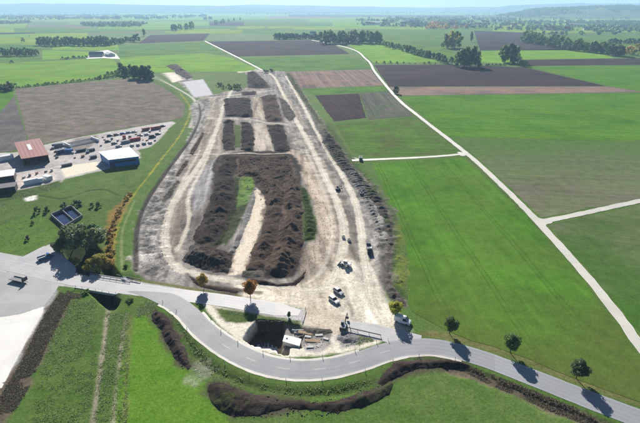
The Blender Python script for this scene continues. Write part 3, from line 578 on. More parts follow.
old = ribbon('road', OLDROAD[:oc], 6.4, 0.05, OLDM, 'pale dusty old road running past the site', 0.08, 0, lambda t: 1 - 0.55 * max(0, (t - 0.95) / 0.05))
ribbon('road', OLDROAD[od:], 6.8, 0.048, OLDM, 'pale stub of the old road joining the detour', 0.12, 0, lambda t: 0.45 + 0.55 * min(1, t / 0.35))
def sheet(name, pts, z, mat, label, wob=0.12):
    poly = outline(P(*pts), 2.0, wob, 5); me = bpy.data.meshes.new(name); me.from_pydata([(x, y, z) for x, y in poly], [], [tuple(range(len(poly)))]); me.update()
    if me.polygons[0].normal.z < 0: me.flip_normals()
    return tag(link(name, me, mat), label, kind='structure')
LOTM = road_mat('lot_asphalt', (0.29, 0.285, 0.29), (0.38, 0.36, 0.35), 0.3); SLABM = road_mat('white_concrete', (0.66, 0.64, 0.60), (0.56, 0.53, 0.48), 0.3)
sheet('pavement', [(-60, 240), (0, 252.5), (22, 257), (34, 251), (44, 246), (56, 248), (66, 258), (76, 268), (74, 282), (40, 276), (0, 268), (-60, 256)], 0.035, OLDM, 'pale pavement widening in front of the trees')
sheet('asphalt_lot', [(-60, 262), (0, 271), (40, 278), (60, 284), (55, 292), (44, 306), (20, 314), (-60, 326)], 0.03, LOTM, 'grey asphalt lot below the junction')
sheet('concrete_slab', [(-60, 328), (20, 315), (44, 307), (42, 314), (28, 338), (10, 372), (-2, 396), (-60, 440)], 0.034, SLABM, 'bright white concrete surface at the lower left corner')
SHM = road_mat('pale_shoulder', (0.50, 0.47, 0.42), (0.36, 0.33, 0.26), 0.45)
SHO = [k for k in range(len(DETOUR)) if G(163, 300)[0] < DETOUR[k][0] < 42]
ribbon('road_shoulder', [off(DETOUR, 3.7)[k] for k in SHO if k > 2], 0.85, 0.055, SHM, 'pale gravel shoulder on the outer side of the bend', 0.10)
ribbon('road_shoulder', [off(DETOUR, -3.7)[k] for k in SHO if G(199, 300)[0] < DETOUR[k][0] < 14], 0.85, 0.055, SHM, 'pale gravel shoulder on the inner side of the bend', 0.10)
cut = min(range(len(DETOUR)), key=lambda k: math.dist(DETOUR[k], G(418, 346)))
DETM = road_mat('detour_asphalt', (0.125, 0.132, 0.152), (0.25, 0.244, 0.24), 0.25, (cut - 16.0, cut + 20.0, (2.0, 1.95, 1.8)))
det = ribbon('road', DETOUR, 6.6, 0.062, DETM, 'grey road curving round the excavation and on past the row of trees', 0.04, 0, lambda t: min(1.0, 0.02 + t / 0.085))
ribbon('farm_track', FARM, 3.6, 0.13, CHALK, 'long pale farm track crossing the fields', 0.22)
ribbon('farm_track', FARM2, 3.2, 0.126, CHALK, 'short pale side track leading to the site', 0.22)
ribbon('farm_track', FARM3, 3.6, 0.122, CHALK, 'pale side track branching off at the fork', 0.2)
ribbon('farm_track', TRACK, 2.6, 0.14, road_mat('grassy_track', (0.17, 0.18, 0.10), (0.13, 0.15, 0.07), 0.4), 'distant straight pale track beyond the site', 0.3)
for cxp, cyp, rr in ((541, 221.5, 5.2), (463, 154, 4.6)):
    c0 = G(cxp, cyp); me = bpy.data.meshes.new('track_fork')
    me.from_pydata([(c0[0] + rr * math.cos(a) * (0.75 + 0.25 * math.cos(3 * a)), c0[1] + rr * 1.1 * math.sin(a) * (0.8 + 0.2 * math.cos(3 * a)), 0.118) for a in np.linspace(0, 2 * math.pi, 24, endpoint=False)], [], [tuple(range(24))])
    me.update(); tag(link('farm_track', me, CHALK), 'widened pale junction where farm tracks meet', kind='structure')
dash = MB().box(-1.6, 1.6, -0.045, 0.045, 0, 0.004).build('lane_dash', WHITEP, det); first = True
acc = 0
for i in range(24, cut):
    acc += math.dist(DETOUR[i], DETOUR[i - 1])
    if acc > 9:
        acc = 0; a, b = DETOUR[i - 1], DETOUR[i + 1]
        o = dash if first else dash.copy()
        if not first: C.objects.link(o)
        first = False; o.location = (*DETOUR[i], 0.066); o.rotation_euler = (0, 0, math.atan2(b[1] - a[1], b[0] - a[0])); o.parent = det
CONCRETE = plain('concrete', (0.45, 0.44, 0.42), 0.85, 0, 0.2, 0.8); DARKM = plain('dark_steel', (0.045, 0.045, 0.05), 0.5); STEEL = plain('galvanised_steel', (0.5, 0.51, 0.53), 0.4, 0.7)
ba, bb = G(83, 281.5), G(124, 288); L = math.dist(ba, bb); rz_ = math.atan2(bb[1] - ba[1], bb[0] - ba[0])
br = empty('road_bridge', ((ba[0] + bb[0]) / 2, (ba[1] + bb[1]) / 2, 0), rz_); tag(br, 'low concrete road bridge over the dark stream channel', 'bridge')
MB().box(-L / 2, L / 2, -3.6, 3.6, -0.7, 0.04).build('deck', CONCRETE, br)
for s in (-1, 1):
    MB().box(-L / 2, L / 2, s * 3.9 - 0.3, s * 3.9 + 0.3, -0.75, 0.22).build('kerb', CONCRETE, br, 0.04)
    rl = MB()
    rl.box(-L / 2, L / 2, s * 3.95 - 0.04, s * 3.95 + 0.04, 0.95, 1.05).box(-L / 2, L / 2, s * 3.95 - 0.03, s * 3.95 + 0.03, 0.55, 0.61).build('handrail', STEEL, br)
    for k in range(7): MB().box(-0.05, 0.05, -0.05, 0.05, 0.22, 0.95).build('rail_post', STEEL, br).location = (-L / 2 + 0.3 + k * (L - 0.6) / 6, s * 3.95, 0)
    MB().box(s * (L / 2 - 0.6) - 0.5, s * (L / 2 - 0.6) + 0.5, -4.2, 4.2, -3.2, -0.72).build('abutment', CONCRETE, br)
def water(name, poly, z, label, c=(0.012, 0.022, 0.03)):
    m, t, b = nt(name); b.inputs['Base Color'].default_value = (*c, 1); b.inputs['Roughness'].default_value = 0.12; b.inputs['Specular IOR Level'].default_value = 0.25
    bump(t, b, noise(t, pos(t), 1.5, 3), 0.08, 0.02)
    me = bpy.data.meshes.new(name); me.from_pydata([(x, y, z) for x, y in poly], [], [tuple(range(len(poly)))]); me.update()
    if me.polygons[0].normal.z < 0: me.flip_normals()
    return tag(link(name, me, m), label, kind='structure')
water('stream_water', P((76, 262), (92, 256), (118, 296), (112, 309), (104, 309), (98, 290)), -3.3, 'dark water of the stream under the bridge')
water('pit_water', P((254, 335), (268, 333), (276, 338), (279, 346), (262, 344.5)), -3.75, 'groundwater standing in the excavation', (0.010, 0.020, 0.045))

# ------------------------------------------------------------------ soil heaps
SOILM = attr_mat('heaped_soil', 0.97, (2.6, 0.9), 0.5, 1.0, 0.75)
def heap(pts, h, slope, label, pair=SOIL, cell=0.55, rough=0.3, piles=0.0, name='soil_heap', crest=None, seed=0, top=None, tread=0.0):
    """a heap of tipped earth: slopes up from its outline, lumpy crest, optional row of separate tips"""
    poly = P(*pts); q = np.array(poly)
    ax = np.arange(q[:, 0].min() - 1, q[:, 0].max() + 1, cell); ay = np.arange(q[:, 1].min() - 1, q[:, 1].max() + 1, cell)
    hx, hy = np.meshgrid(ax, ay); sx, sy = hx.ravel(), hy.ravel()
    n1 = fbm(sx, sy, 5, 4, seed + 40); n2 = fbm(sx, sy, 1.7, 3, seed + 50); n3 = fbm(sx, sy, 13, 3, seed + 60); n4 = fbm(sx, sy, 3.4, 2, seed + 80); n5 = fbm(sx, sy, 7, 4, seed + 90)
    sw = min(1.5, slope / 4.5)
    d = sdist(sx, sy, poly) + sw * (1.3 * n3 + 1.1 * n1) + 0.35 * n2
    k = np.clip(d / slope, 0, 1); prof = k if tread else (1 - (1 - k) ** 1.15); rough = rough * (0.36 if tread else 0.65)
    lump = (1 - 2.2 * np.abs(n4)); lump2 = (1 - 2.2 * np.abs(n2))
    e = q - q.mean(0); ev = np.linalg.eigh(e.T @ e)[1][:, 1]; s_ax = sx * ev[0] + sy * ev[1]
    furrow = np.sin(s_ax * 2 * math.pi / 1.5 + 5.0 * n1 + 4 * n3) * (0.4 + 0.6 * n5) * np.clip(k * (1.15 - k) * 4, 0, 1)
    n6 = fbm(sx, sy, 0.9, 2, seed + 97)
    z = 0.8 * h * prof * (0.80 + 0.45 * n3 + 0.40 * n1) + np.clip(d, 0, 1.4) * rough * (0.35 * lump + 0.40 * lump2 + 0.5 * n6) + 0.20 * rough / 0.3 * furrow * np.clip(d, 0, 1)
    z -= (0.75 * np.exp(-(n4 / 0.09) ** 2) + 0.35 * np.exp(-(n2 / 0.12) ** 2)) * np.clip(d, 0, 1) * rough / 0.3 * 0.8
    if piles: z += h * 0.6 * (np.abs(np.sin((sy + 1.6 * n1) * math.pi / piles)) - 0.5) * prof
    z = np.where(d < 0, -0.25, np.maximum(z, 0.02))
    f = np.clip(n5 * 0.8 + n2 * 0.5 + 0.5, 0, 1)[:, None]; col = np.array(pair[0]) * (1 - f) + np.array(pair[1]) * f
    if name == 'soil_heap':
        w = (sstep(0.12, 0.5, fbm(sx, sy, 9, 5, seed + 95)) * 0.45)[:, None]; col = col * (1 - w) + np.array((0.085, 0.068, 0.058)) * w
    if top is not None:
        w = (sstep(0.15, 0.6, n3 + 0.4 * n2) * 0.85)[:, None]; col = col * (1 - w) + np.array(top) * w
    m = (d > -0.7); ny_, nx_ = hx.shape; M = m.reshape(ny_, nx_)
    keep = M[:-1, :-1] & M[:-1, 1:] & M[1:, 1:] & M[1:, :-1]
    ii = np.arange(ny_ * nx_).reshape(ny_, nx_)
    fc = np.stack([ii[:-1, :-1][keep], ii[:-1, 1:][keep], ii[1:, 1:][keep], ii[1:, :-1][keep]], 1)
    used = np.unique(fc); re = np.zeros(ny_ * nx_, np.int64); re[used] = np.arange(len(used))
    base = np.array([gheight(a, b) for a, b in zip(sx[used], sy[used])]) if len(used) < 60000 else 0
    me = mesh_np(name, np.stack([sx[used], sy[used], z[used] + np.minimum(base, 0)], 1), re[fc], True); set_col(me, col[used])
    return tag(link(name, me, SOILM), label, 'soil heap' if name == 'soil_heap' else name.replace('_', ' '))
for a_, k_ in HEAPS: heap(*a_, **k_)

# ------------------------------------------------------------------ trees, shrubs, weeds
BARK = plain('bark', (0.09, 0.07, 0.055), 0.9, 0, 0.3, 4)
LEAF = dict(
    green=leaf_mat('leaves_green', [(0.0, (0.062, 0.126, 0.038)), (0.5, (0.116, 0.200, 0.059)), (1.0, (0.210, 0.294, 0.094))]),
    dark=leaf_mat('leaves_dark', [(0.0, (0.052, 0.098, 0.044)), (0.6, (0.098, 0.163, 0.072)), (1.0, (0.156, 0.221, 0.091))]),
    orange=leaf_mat('leaves_orange', [(0.0, (0.267, 0.217, 0.033)), (0.5, (0.534, 0.300, 0.041)), (1.0, (0.600, 0.367, 0.033))]),
    ochre=leaf_mat('leaves_ochre', [(0.0, (0.200, 0.167, 0.049)), (0.5, (0.434, 0.283, 0.067)), (1.0, (0.567, 0.367, 0.100))]),
    yellow=leaf_mat('leaves_yellow', [(0.0, (0.167, 0.217, 0.033)), (0.5, (0.400, 0.416, 0.049)), (1.0, (0.600, 0.567, 0.067))]),
    willow=leaf_mat('leaves_willow', [(0.0, (0.088, 0.127, 0.069)), (0.5, (0.166, 0.216, 0.097)), (1.0, (0.293, 0.323, 0.147))]),
    brown=leaf_mat('leaves_brown', [(0.0, (0.085, 0.062, 0.048)), (0.5, (0.16, 0.118, 0.085)), (0.8, (0.15, 0.16, 0.065)), (1.0, (0.28, 0.23, 0.16))]),
    weed=leaf_mat('leaves_weed', [(0.0, (0.070, 0.150, 0.020)), (0.5, (0.115, 0.205, 0.032)), (1.0, (0.20, 0.27, 0.06))]))
def leaves(centers, radii, n, size, rng, flat=0.8):
    """leaf clumps spread on and inside a set of lobes"""
    k = rng.integers(0, len(centers), n); c = np.array(centers)[k]; r = np.array(radii)[k]
    d = rng.normal(size=(n, 3)); d /= np.linalg.norm(d, axis=1)[:, None]
    rad = r * (rng.random(n) ** 0.35)
    p = c + d * rad[:, None] * np.array((1, 1, flat))
    nrm = d + rng.normal(size=(n, 3)) * 0.6 + np.array((0, 0, 0.3)); nrm /= np.linalg.norm(nrm, axis=1)[:, None]
    u = np.cross(nrm, rng.normal(size=(n, 3))); u /= np.linalg.norm(u, axis=1)[:, None] + 1e-9; w = np.cross(nrm, u)
    s = size * rng.uniform(0.6, 1.4, n)[:, None]
    v = np.stack([p - u * s, p + w * s * 0.7, p + u * s, p - w * s * 0.7], 1).reshape(-1, 3)
    return v, np.arange(n * 4).reshape(n, 4)
def tree_meshes(seed, n=2400, size=0.2, lobes=14, shape='round', spread=1.0):
    """unit tree: 1 m tall; crown from 0.28 up"""
    rng = np.random.default_rng(seed); cs = []; rs = []
    lo = {'bush': 0.02, 'mass': 0.03, 'tall': 0.12}.get(shape, 0.3)
    for k in range(lobes):
        t = (k + 0.5) / lobes; z = lo + 0.1 + (0.8 - lo) * t
        wid = {'round': math.sin(math.pi * (0.15 + 0.8 * t)) ** 0.7, 'tall': math.sin(math.pi * (0.2 + 0.75 * t)) ** 0.6 * 0.8, 'bush': math.cos(t * 1.35) ** 0.6, 'mass': math.sin(math.pi * (0.28 + 0.66 * t)) ** 0.6}[shape]
        a = k * 2.4 + rng.random(); rr = 0.27 * wid * math.sqrt(rng.random()) * 1.1 * spread
        cs.append((rr * math.cos(a), rr * math.sin(a), z)); rs.append(rng.uniform(0.11, 0.2) * (0.6 + 0.5 * wid) * (0.8 + 0.2 * spread))
    v, f = leaves(cs, rs, n, size, rng); v[:, 2] = np.clip(v[:, 2], 0.01, 1.0)
    crown = mesh_np('crown', v, f)
    tb = MB(); tb.tube((0, 0, 0), (0.005, 0, 0.45), 0.022, 0.014, 7).tube((0.005, 0, 0.45), (0, 0.01, 0.8), 0.014, 0.004, 6)
    for k in range(0, lobes, 2): tb.tube((0.004, 0, 0.34 + 0.02 * (k % 5)), cs[k], 0.009, 0.003, 5)
    trunk = bpy.data.meshes.new('trunk'); trunk.from_pydata(tb.v, [], tb.f); trunk.update()
    return crown, trunk
def joined(crown, trunk, name):
    """crown and trunk as one mesh for trees too far off to show parts"""
    v = [tuple(q.co) for q in crown.vertices]; f = [tuple(p.vertices) for p in crown.polygons]; n = len(f); o = len(v)
    v += [tuple(q.co) for q in trunk.vertices]; f += [tuple(i + o for i in p.vertices) for p in trunk.polygons]
    me = bpy.data.meshes.new(name); me.from_pydata(v, [], f); me.update()
    me.polygons.foreach_set('material_index', np.array([0] * n + [1] * (len(f) - n), np.int32)); return me
NEAR = {k: tree_meshes(100 + i, 4200, 0.030, 16, sh, sp) for i, (k, sh, sp) in enumerate([('a', 'round', 1.0), ('b', 'round', 1.1), ('c', 'tall', 0.85), ('big', 'round', 1.5)])}
CROWN = {}
def near_tree(kind, leaf, px, py, h, label, width=1.0, rz=None, group=None, cat='tree', name='roadside_tree'):
    x, y = G(px, py); o = empty(name, (x, y, min(0, gheight(x, y))), rz if rz is not None else random.random() * 6)
    cr, tr = NEAR[kind]; key = (kind, leaf)
    if key not in CROWN:
        c2 = cr.copy(); c2.materials.clear(); c2.materials.append(LEAF[leaf]); CROWN[key] = c2
    if not tr.materials: tr.materials.append(BARK)
    a = bpy.data.objects.new('crown', CROWN[key]); C.objects.link(a); a.parent = o
    b = bpy.data.objects.new('trunk', tr); C.objects.link(b); b.parent = o
    o.scale = (h * width, h * width, h); return tag(o, label, cat, group)
TG = 'trees along the road'
near_tree('a', 'ochre', 204, 288.5, 6.4, 'small ochre tree at the road, left of the orange one', 0.85, group=TG)
near_tree('b', 'orange', 250.5, 297.5, 7.0, 'bright orange and yellow tree at the road edge', 0.9, group=TG)
near_tree('b', 'yellow', 395, 317.5, 6.4, 'yellow green tree beside the parked white van', 0.95, group=TG)
near_tree('a', 'green', 449.5, 333.5, 6.2, 'green roadside tree nearest the yellow one', 0.95, group=TG)
near_tree('b', 'green', 510, 352.5, 6.4, 'green roadside tree in the middle of the right road', 0.95, group=TG)
near_tree('a', 'dark', 576, 378.5, 6.4, 'dark green roadside tree nearest the right edge', 1.0, group=TG)
near_tree('c', 'dark', 289, 317.5, 2.4, 'tiny dark sapling beside the old road above the pit', 0.9, cat='sapling', name='sapling')
WG = 'trees round the stream by the bridge'
near_tree('big', 'willow', 86, 250, 13.5, 'large grey green willow beside the twin basins', 1.15, group=WG, name='willow_tree')
near_tree('big', 'willow', 73, 245, 11.0, 'grey green willow between blue van and basins', 1.0, group=WG, name='willow_tree')
near_tree('a', 'green', 62, 250, 7.0, 'dark bushy tree behind the parked blue van', 1.3, group=WG, name='broadleaf_tree')
near_tree('big', 'yellow', 98, 267, 9.0, 'rounded yellow green tree at the bridge end', 1.05, group=WG, name='broadleaf_tree')
near_tree('b', 'ochre', 108, 266, 6.0, 'ochre tree between bridge and grass dyke', 1.0, group=WG, name='broadleaf_tree')
near_tree('a', 'ochre', 74, 258, 3.4, 'low ochre bush at the edge of the pavement', 1.5, cat='shrub', name='shrub')
near_tree('c', 'green', 94, 240, 8.0, 'green tree rising behind the yellow one', 1.3, group=WG, name='broadleaf_tree')
BUSH = {k: tree_meshes(200 + i, 700, 0.07, 9, 'bush', 1.7) for i, k in enumerate('pq')}
def bush(px, py, h, leaf, label, k='p', w=1.0, group='shrubs on the meadow'):
    x, y = G(px, py); key = ('bush', k, leaf)
    if key not in CROWN:
        me = joined(*BUSH[k], 'shrub'); me.materials.append(LEAF[leaf]); me.materials.append(BARK); CROWN[key] = me
    o = bpy.data.objects.new('shrub', CROWN[key]); C.objects.link(o); o.location = (x, y, min(0, gheight(x, y)) - 0.05)
    o.scale = (h * w, h * w, h); o.rotation_euler = (0, 0, random.random() * 6); return tag(o, label, 'shrub', group)
bush(65, 209, 3.6, 'dark', 'dark shrub behind the left half of the basins')
bush(77, 206, 3.6, 'dark', 'largest dark shrub behind the right half of the basins', 'q', 1.4)
bush(37, 213, 3.4, 'dark', 'round dark shrub left of the basins')
bush(47, 212, 3.0, 'green', 'lighter round shrub next to the dark one left of the basins', 'q')
bush(33, 224, 1.8, 'green', 'small low shrub in the meadow below the round ones')
bush(28, 240, 2.2, 'brown', 'small brown shrub alone in the meadow', 'q')
bush(92, 207, 2.4, 'dark', 'left of two small shrubs right of the basins')
bush(99, 207, 3.0, 'willow', 'right of two small shrubs right of the basins', 'q')
bush(126, 270, 2.6, 'weed', 'pale green shrub at the road end of the dyke', 'q')
OCH = [(130, 197), (127, 201), (124.5, 206), (121, 210), (119, 214), (117, 219), (114.5, 223), (113, 227), (116, 231), (110.5, 233), (113.5, 237), (110, 241), (112.5, 245), (110.5, 250), (113, 255), (109.5, 259), (113.5, 264)]
for k, (bx, by) in enumerate(OCH):
    bush(bx, by, random.uniform(1.6, 3.2), 'ochre', 'ochre autumn shrub along the dyke foot, %s from its upper end' % ('first' if not k else ORD[k]), random.choice('pq'), 1.3, 'ochre shrubs along the dyke')
bush(86, 293, 1.4, 'weed', 'weedy shrub hanging over the channel edge', 'p', 1.8)
bush(130, 301, 1.2, 'weed', 'weedy shrub right of the dark channel mouth', 'q', 2.2)
# stuff: weeds, scrub, clods
def scatter(poly_px, n, rng):
    q = np.array(P(*poly_px)); out = []
    x = rng.uniform(q[:, 0].min(), q[:, 0].max(), n * 3); y = rng.uniform(q[:, 1].min(), q[:, 1].max(), n * 3)
    m = sdist(x, y, [tuple(a) for a in q]) > 0.2
    return x[m][:n], y[m][:n]
jj = lambda a, arr: np.clip(np.searchsorted(arr, a), 0, len(arr) - 1)
def gz_at(x, y): return gz[jj(y, np.array(ys)) * nx + jj(x, np.array(xs))]
def tufts(name, zones, size, hgt, leaf, label, seed):
    rng = np.random.default_rng(seed); V = []; n = 0
    for poly, cnt in zones:
        x, y = scatter(poly, cnt, rng); k = len(x)
        keep = fbm(x, y, 6, 3, seed) > -0.25; x, y = x[keep], y[keep]; z = gz_at(x, y)
        for b in range(5):
            k = len(x); a = rng.random(k) * 6.283; s = size * rng.uniform(0.4, 1.3, k); h = hgt * rng.uniform(0.3, 1.3, k); t_ = rng.random(k) * 6.283; l = s * rng.uniform(0.6, 1.3, k)
            ox = x + rng.normal(size=k) * size * 1.2; oy = y + rng.normal(size=k) * size * 1.2; lx, ly = np.cos(t_) * l, np.sin(t_) * l
            c, sn = -np.sin(t_) * s / 2, np.cos(t_) * s / 2
            V.append(np.stack([np.stack([ox - c, oy - sn, z + 0.02], 1), np.stack([ox + c, oy + sn, z + 0.02], 1),
                               np.stack([ox + c * 0.7 + lx, oy + sn * 0.7 + ly, z + h], 1), np.stack([ox - c * 0.7 + lx, oy - sn * 0.7 + ly, z + h * 0.8], 1)], 1).reshape(-1, 3))
    v = np.concatenate(V); o = link(name, mesh_np(name, v, np.arange(len(v)).reshape(-1, 4)), LEAF[leaf]); return tag(o, label, name.replace('_', ' '), kind='stuff')
tufts('weeds', [([(58, 300), (98, 300), (98, 360), (88, 423), (28, 423)], 2000), ([(100, 312), (130, 312), (128, 423), (94, 423)], 900), ([(140, 300), (160, 303), (150, 318), (136, 318)], 400),
                ([(165, 303), (190, 337), (215, 363), (260, 383), (330, 386), (372, 378), (372, 390), (300, 399), (240, 391), (200, 372), (175, 335)], 1900),
                ([(235, 177), (253, 178), (247, 204), (236, 206)], 420), 
                ([(330, 124), (372, 182), (397, 216), (408, 240), (409, 300), (397, 304), (393, 245), (378, 206), (350, 165)], 2400),
                ([(216, 308), (262, 315), (300, 321), (298, 324), (262, 317), (240, 320)], 260), ([(0, 205), (60, 190), (140, 165), (128, 205), (112, 240), (60, 240), (20, 250), (0, 248)], 1900),
                ([(0, 198), (58, 183), (60, 187), (0, 207)], 900), ([(340, 334), (380, 339), (362, 345), (344, 346)], 250)], 0.22, 0.11, 'weed', 'rough green weeds on verges and waste ground', 31)
tufts('brown_scrub', [([(60, 292), (72, 297), (50, 340), (28, 390), (4, 430), (-20, 430), (22, 360), (44, 315)], 9000),
                      ([(470, 366), (520, 385), (570, 405), (600, 420), (590, 428), (550, 410), (500, 388), (462, 370)], 4200), ([(66, 290), (84, 294), (80, 300), (64, 298)], 260)], 0.17, 0.16, 'brown', 'dense brown scrub hedge beside the concrete lot', 32)
def clods(name, zones, smin, smax, mat, label, seed):
    rng = np.random.default_rng(seed); xs_, ys_ = [], []
    for poly, cnt in zones:
        a, b = scatter(poly, cnt, rng); xs_.append(a); ys_.append(b)
    x = np.concatenate(xs_); y = np.concatenate(ys_); n = len(x); z = gz_at(x, y)
    s = smin + (smax - smin) * rng.random(n) ** 3
    base = np.array([(1, 0, 0), (0, 1, 0), (-1, 0, 0), (0, -1, 0), (0, 0, 0.8), (0, 0, -0.6)])
    v = base[None] * s[:, None, None] * rng.uniform(0.6, 1.3, (n, 6, 1)); a = rng.random(n) * 6.28; c, sn = np.cos(a)[:, None], np.sin(a)[:, None]
    vx = v[..., 0] * c - v[..., 1] * sn + x[:, None]; vy = v[..., 0] * sn + v[..., 1] * c + y[:, None]; vz = v[..., 2] + z[:, None] + 0.03
    f0 = np.array([(0, 1, 4), (1, 2, 4), (2, 3, 4), (3, 0, 4), (1, 0, 5), (2, 1, 5), (3, 2, 5), (0, 3, 5)])
    f = (f0[None] + (np.arange(n) * 6)[:, None, None]).reshape(-1, 3)
    return tag(link(name, mesh_np(name, np.stack([vx, vy, vz], 2).reshape(-1, 3), f), mat), label, name.replace('_', ' '), kind='stuff')
STONE = plain('stone', (0.48, 0.45, 0.41), 0.9, 0, 0.4, 0.3); CLOD = plain('dark_clod', (0.06, 0.05, 0.042), 0.95, 0, 0.4, 0.5)
clods('rubble', [([(137, 230), (142, 212), (158, 190), (178, 160), (172, 195), (166, 220), (165, 245), (170, 268), (138, 274)], 1800), ([(300, 95), (340, 150), (375, 205), (384, 232), (380, 258), (366, 215), (325, 150)], 2200),
                 ([(300, 150), (335, 225), (322, 262), (300, 280), (318, 235)], 900), ([(302, 331), (332, 334), (318, 350), (303, 346)], 260), ([(340, 333), (380, 339), (345, 347)], 260),
                 ([(190, 368), (206, 362), (212, 370), (200, 380)], 120), ([(190, 105), (207, 102), (200, 130), (182, 158)], 700)], 0.06, 0.30, STONE, 'loose stones and rubble strewn over the site', 41)
clods('soil_clods', [([(222, 156), (290, 156), (300, 190), (303, 245), (290, 277), (243, 271), (262, 222), (240, 178)], 900), ([(183, 258), (195, 244), (233, 252), (232, 272)], 300), ([(150, 308), (170, 318), (194, 368), (182, 370)], 250), ([(204, 382), (300, 402), (390, 382), (340, 416), (235, 420)], 500)], 0.1, 0.4, CLOD, 'dark earth clods round the soil heaps', 42)

# ------------------------------------------------------------------ distant trees
FAR = {}
for i, (k, sh, sp, n) in enumerate([('r1', 'mass', 1.5, 620), ('r2', 'mass', 1.3, 620), ('t1', 'tall', 1.1, 520), ('b1', 'bush', 1.6, 420)]):
    cr, tr = tree_meshes(300 + i, n, 0.062, 10, sh, sp)
    for lf in ('green', 'dark', 'yellow', 'orange', 'willow', 'ochre'):
        me = joined(cr, tr, 'far_tree'); me.materials.append(LEAF[lf]); me.materials.append(BARK); FAR[(k, lf)] = me
def far_tree(px, py, hpx, wratio, leaf, label, group, k=None, name='tree'):
    x, y = G(px, py); h = hpx * mpp(px, py); k = k or random.choice(('r1', 'r2'))
    o = bpy.data.objects.new(name, FAR[(k, leaf)]); C.objects.link(o); o.location = (x, y, -0.1)
    o.scale = (h * wratio, h * wratio, h); o.rotation_euler = (0, 0, random.random() * 6.28); return tag(o, label, 'tree' if name == 'tree' else 'shrub', group)
def row(p0, p1, n, h0, h1, wr, leafs, label, group, jit=1.0, k=None, name='tree'):
    for i in range(n):
        t = (i + random.uniform(0.2, 0.8)) / n
        far_tree(p0[0] + (p1[0] - p0[0]) * t, p0[1] + (p1[1] - p0[1]) * t + random.uniform(-jit, jit), random.uniform(h0, h1), wr * random.uniform(0.85, 1.2), random.choice(leafs), label + (', ' + ORD[i] + (' from left' if i else '')), group, k, name)
row((38, 46), (110, 45.5), 30, 6.5, 9.5, 0.9, ['dark', 'dark', 'green'], 'dark tree in the long copse above the distant farm', 'trees of the long copse', 0.7)
row((104, 47), (133, 41), 10, 5, 7, 1.0, ['dark', 'green'], 'tree in the thinning right end of the long copse', 'trees at the end of the copse', 0.7)
far_tree(136.5, 42, 8, 1.1, 'dark', 'single dark round tree right of the long copse', None); far_tree(144.5, 36, 7, 0.8, 'green', 'slim tree standing alone beyond the long copse', None, 't1')
row((1, 56), (39, 55.5), 13, 6.5, 9, 0.8, ['dark', 'green'], 'dark tree in the short copse at the left edge', 'trees of the short copse', 0.5)
row((60, 59.5), (88, 57.5), 8, 2, 3, 1.6, ['dark'], 'low bush on the field edge left of the distant farm', 'bushes by the farm', 0.4, 'b1', 'shrub')
row((0, 91), (12, 90), 5, 5, 9, 1.2, ['dark', 'green'], 'bushy tree at the left edge of the hedgerow', 'trees at hedgerow end', 0.8)
row((15, 88.5), (118, 77), 34, 1.2, 3.2, 1.5, ['dark', 'green'], 'low bush in the thin hedgerow above the stubble field', 'hedgerow bushes', 0.3, 'b1', 'shrub')
row((100, 79), (122, 73), 6, 3, 6, 1.2, ['willow', 'green'], 'pale bush at the right end of the hedgerow', 'pale hedgerow bushes', 0.6, 'b1', 'shrub')
row((121, 74), (131, 76), 5, 9, 15, 0.9, ['dark', 'green'], 'tree in the clump at the stubble field corner', 'trees of the field corner clump', 1.0)
row((132, 77.5), (152, 80), 9, 10, 15, 0.85, ['dark'], 'dark dense tree in the corner clump by the track', 'dark trees of the corner clump', 1.0)
row((322, 43), (382, 43), 24, 8, 14, 0.9, ['dark', 'green', 'willow', 'green'], 'tree in the thick grove where the farm track ends', 'trees of the grove by the track', 1.2)
row((384, 46), (442, 61), 17, 5, 8, 1.0, ['green', 'dark', 'green'], 'tree in the slanting row beside the light green wedge', 'trees of the slanting row', 0.8)
row((436, 61), (452, 64), 5, 4, 9, 1.1, ['dark'], 'bush at the lower end of the slanting row', 'bushes at row end', 0.8, 'b1', 'shrub')
row((372, 63.5), (440, 64), 10, 1.5, 3.5, 1.3, ['dark', 'green'], 'low bush on the edge of the ploughed field', 'bushes by the ploughed field', 0.3, 'b1', 'shrub')
for dx, hh, lf in ((-6, 14, 'green'), (0, 17, 'yellow'), (5, 16, 'green'), (-2, 13, 'ochre')): far_tree(452 + dx, 47.5 + random.random(), hh, 0.8, lf, '%s tree of the tall yellowing clump on the pasture' % {-6: 'leftmost green', 0: 'tall yellow', 5: 'rightmost green', -2: 'shortest ochre'}[dx], 'trees of the yellowing clump')
for dx, hh in ((-8, 17), (-2, 20), (5, 20), (9, 17), (1, 15)): far_tree(466 + dx, 66.5 + random.random(), hh, 0.75, 'green', '%s tree of the big dense clump by the ploughed field' % {-8: 'leftmost', -2: 'second from left', 5: 'fourth from left', 9: 'rightmost', 1: 'shortest middle'}[dx], 'trees of the big dense clump')
for dx, hh in ((-5, 17), (2, 19), (6, 16)): far_tree(508 + dx, 62.5, hh, 0.8, 'dark' if dx == 2 else 'green', '%s tree of the solitary clump at the ploughed field corner' % {-5: 'left green', 2: 'tall dark middle', 6: 'right green'}[dx], 'trees of the solitary clump')
row((513, 64), (526, 67), 4, 4, 7, 1.4, ['dark'], 'bush at the foot of the solitary clump', 'bushes by the solitary clump', 0.4, 'b1', 'shrub')
row((480, 66), (505, 65.5), 7, 2, 3, 1.5, ['dark'], 'low bush between the two big clumps', 'bushes between clumps', 0.2, 'b1', 'shrub')
far_tree(395.5, 93.5, 8, 1.0, 'dark', 'small lone tree standing beside the farm track', None, 'r2')
far_tree(471, 42, 10, 0.5, 'green', 'slim tree beside the yellowing clump', None, 't1')
row((522, 41), (545, 45), 14, 7, 11, 1.0, ['green', 'dark'], 'tree at the upper end of the long right tree row', 'trees at upper end of right row', 1.2)
row((545, 46), (622, 56), 34, 7, 12, 0.9, ['dark', 'green', 'green'], 'tree in the long row bordering the far right fields', 'trees of the long right row', 1.2)
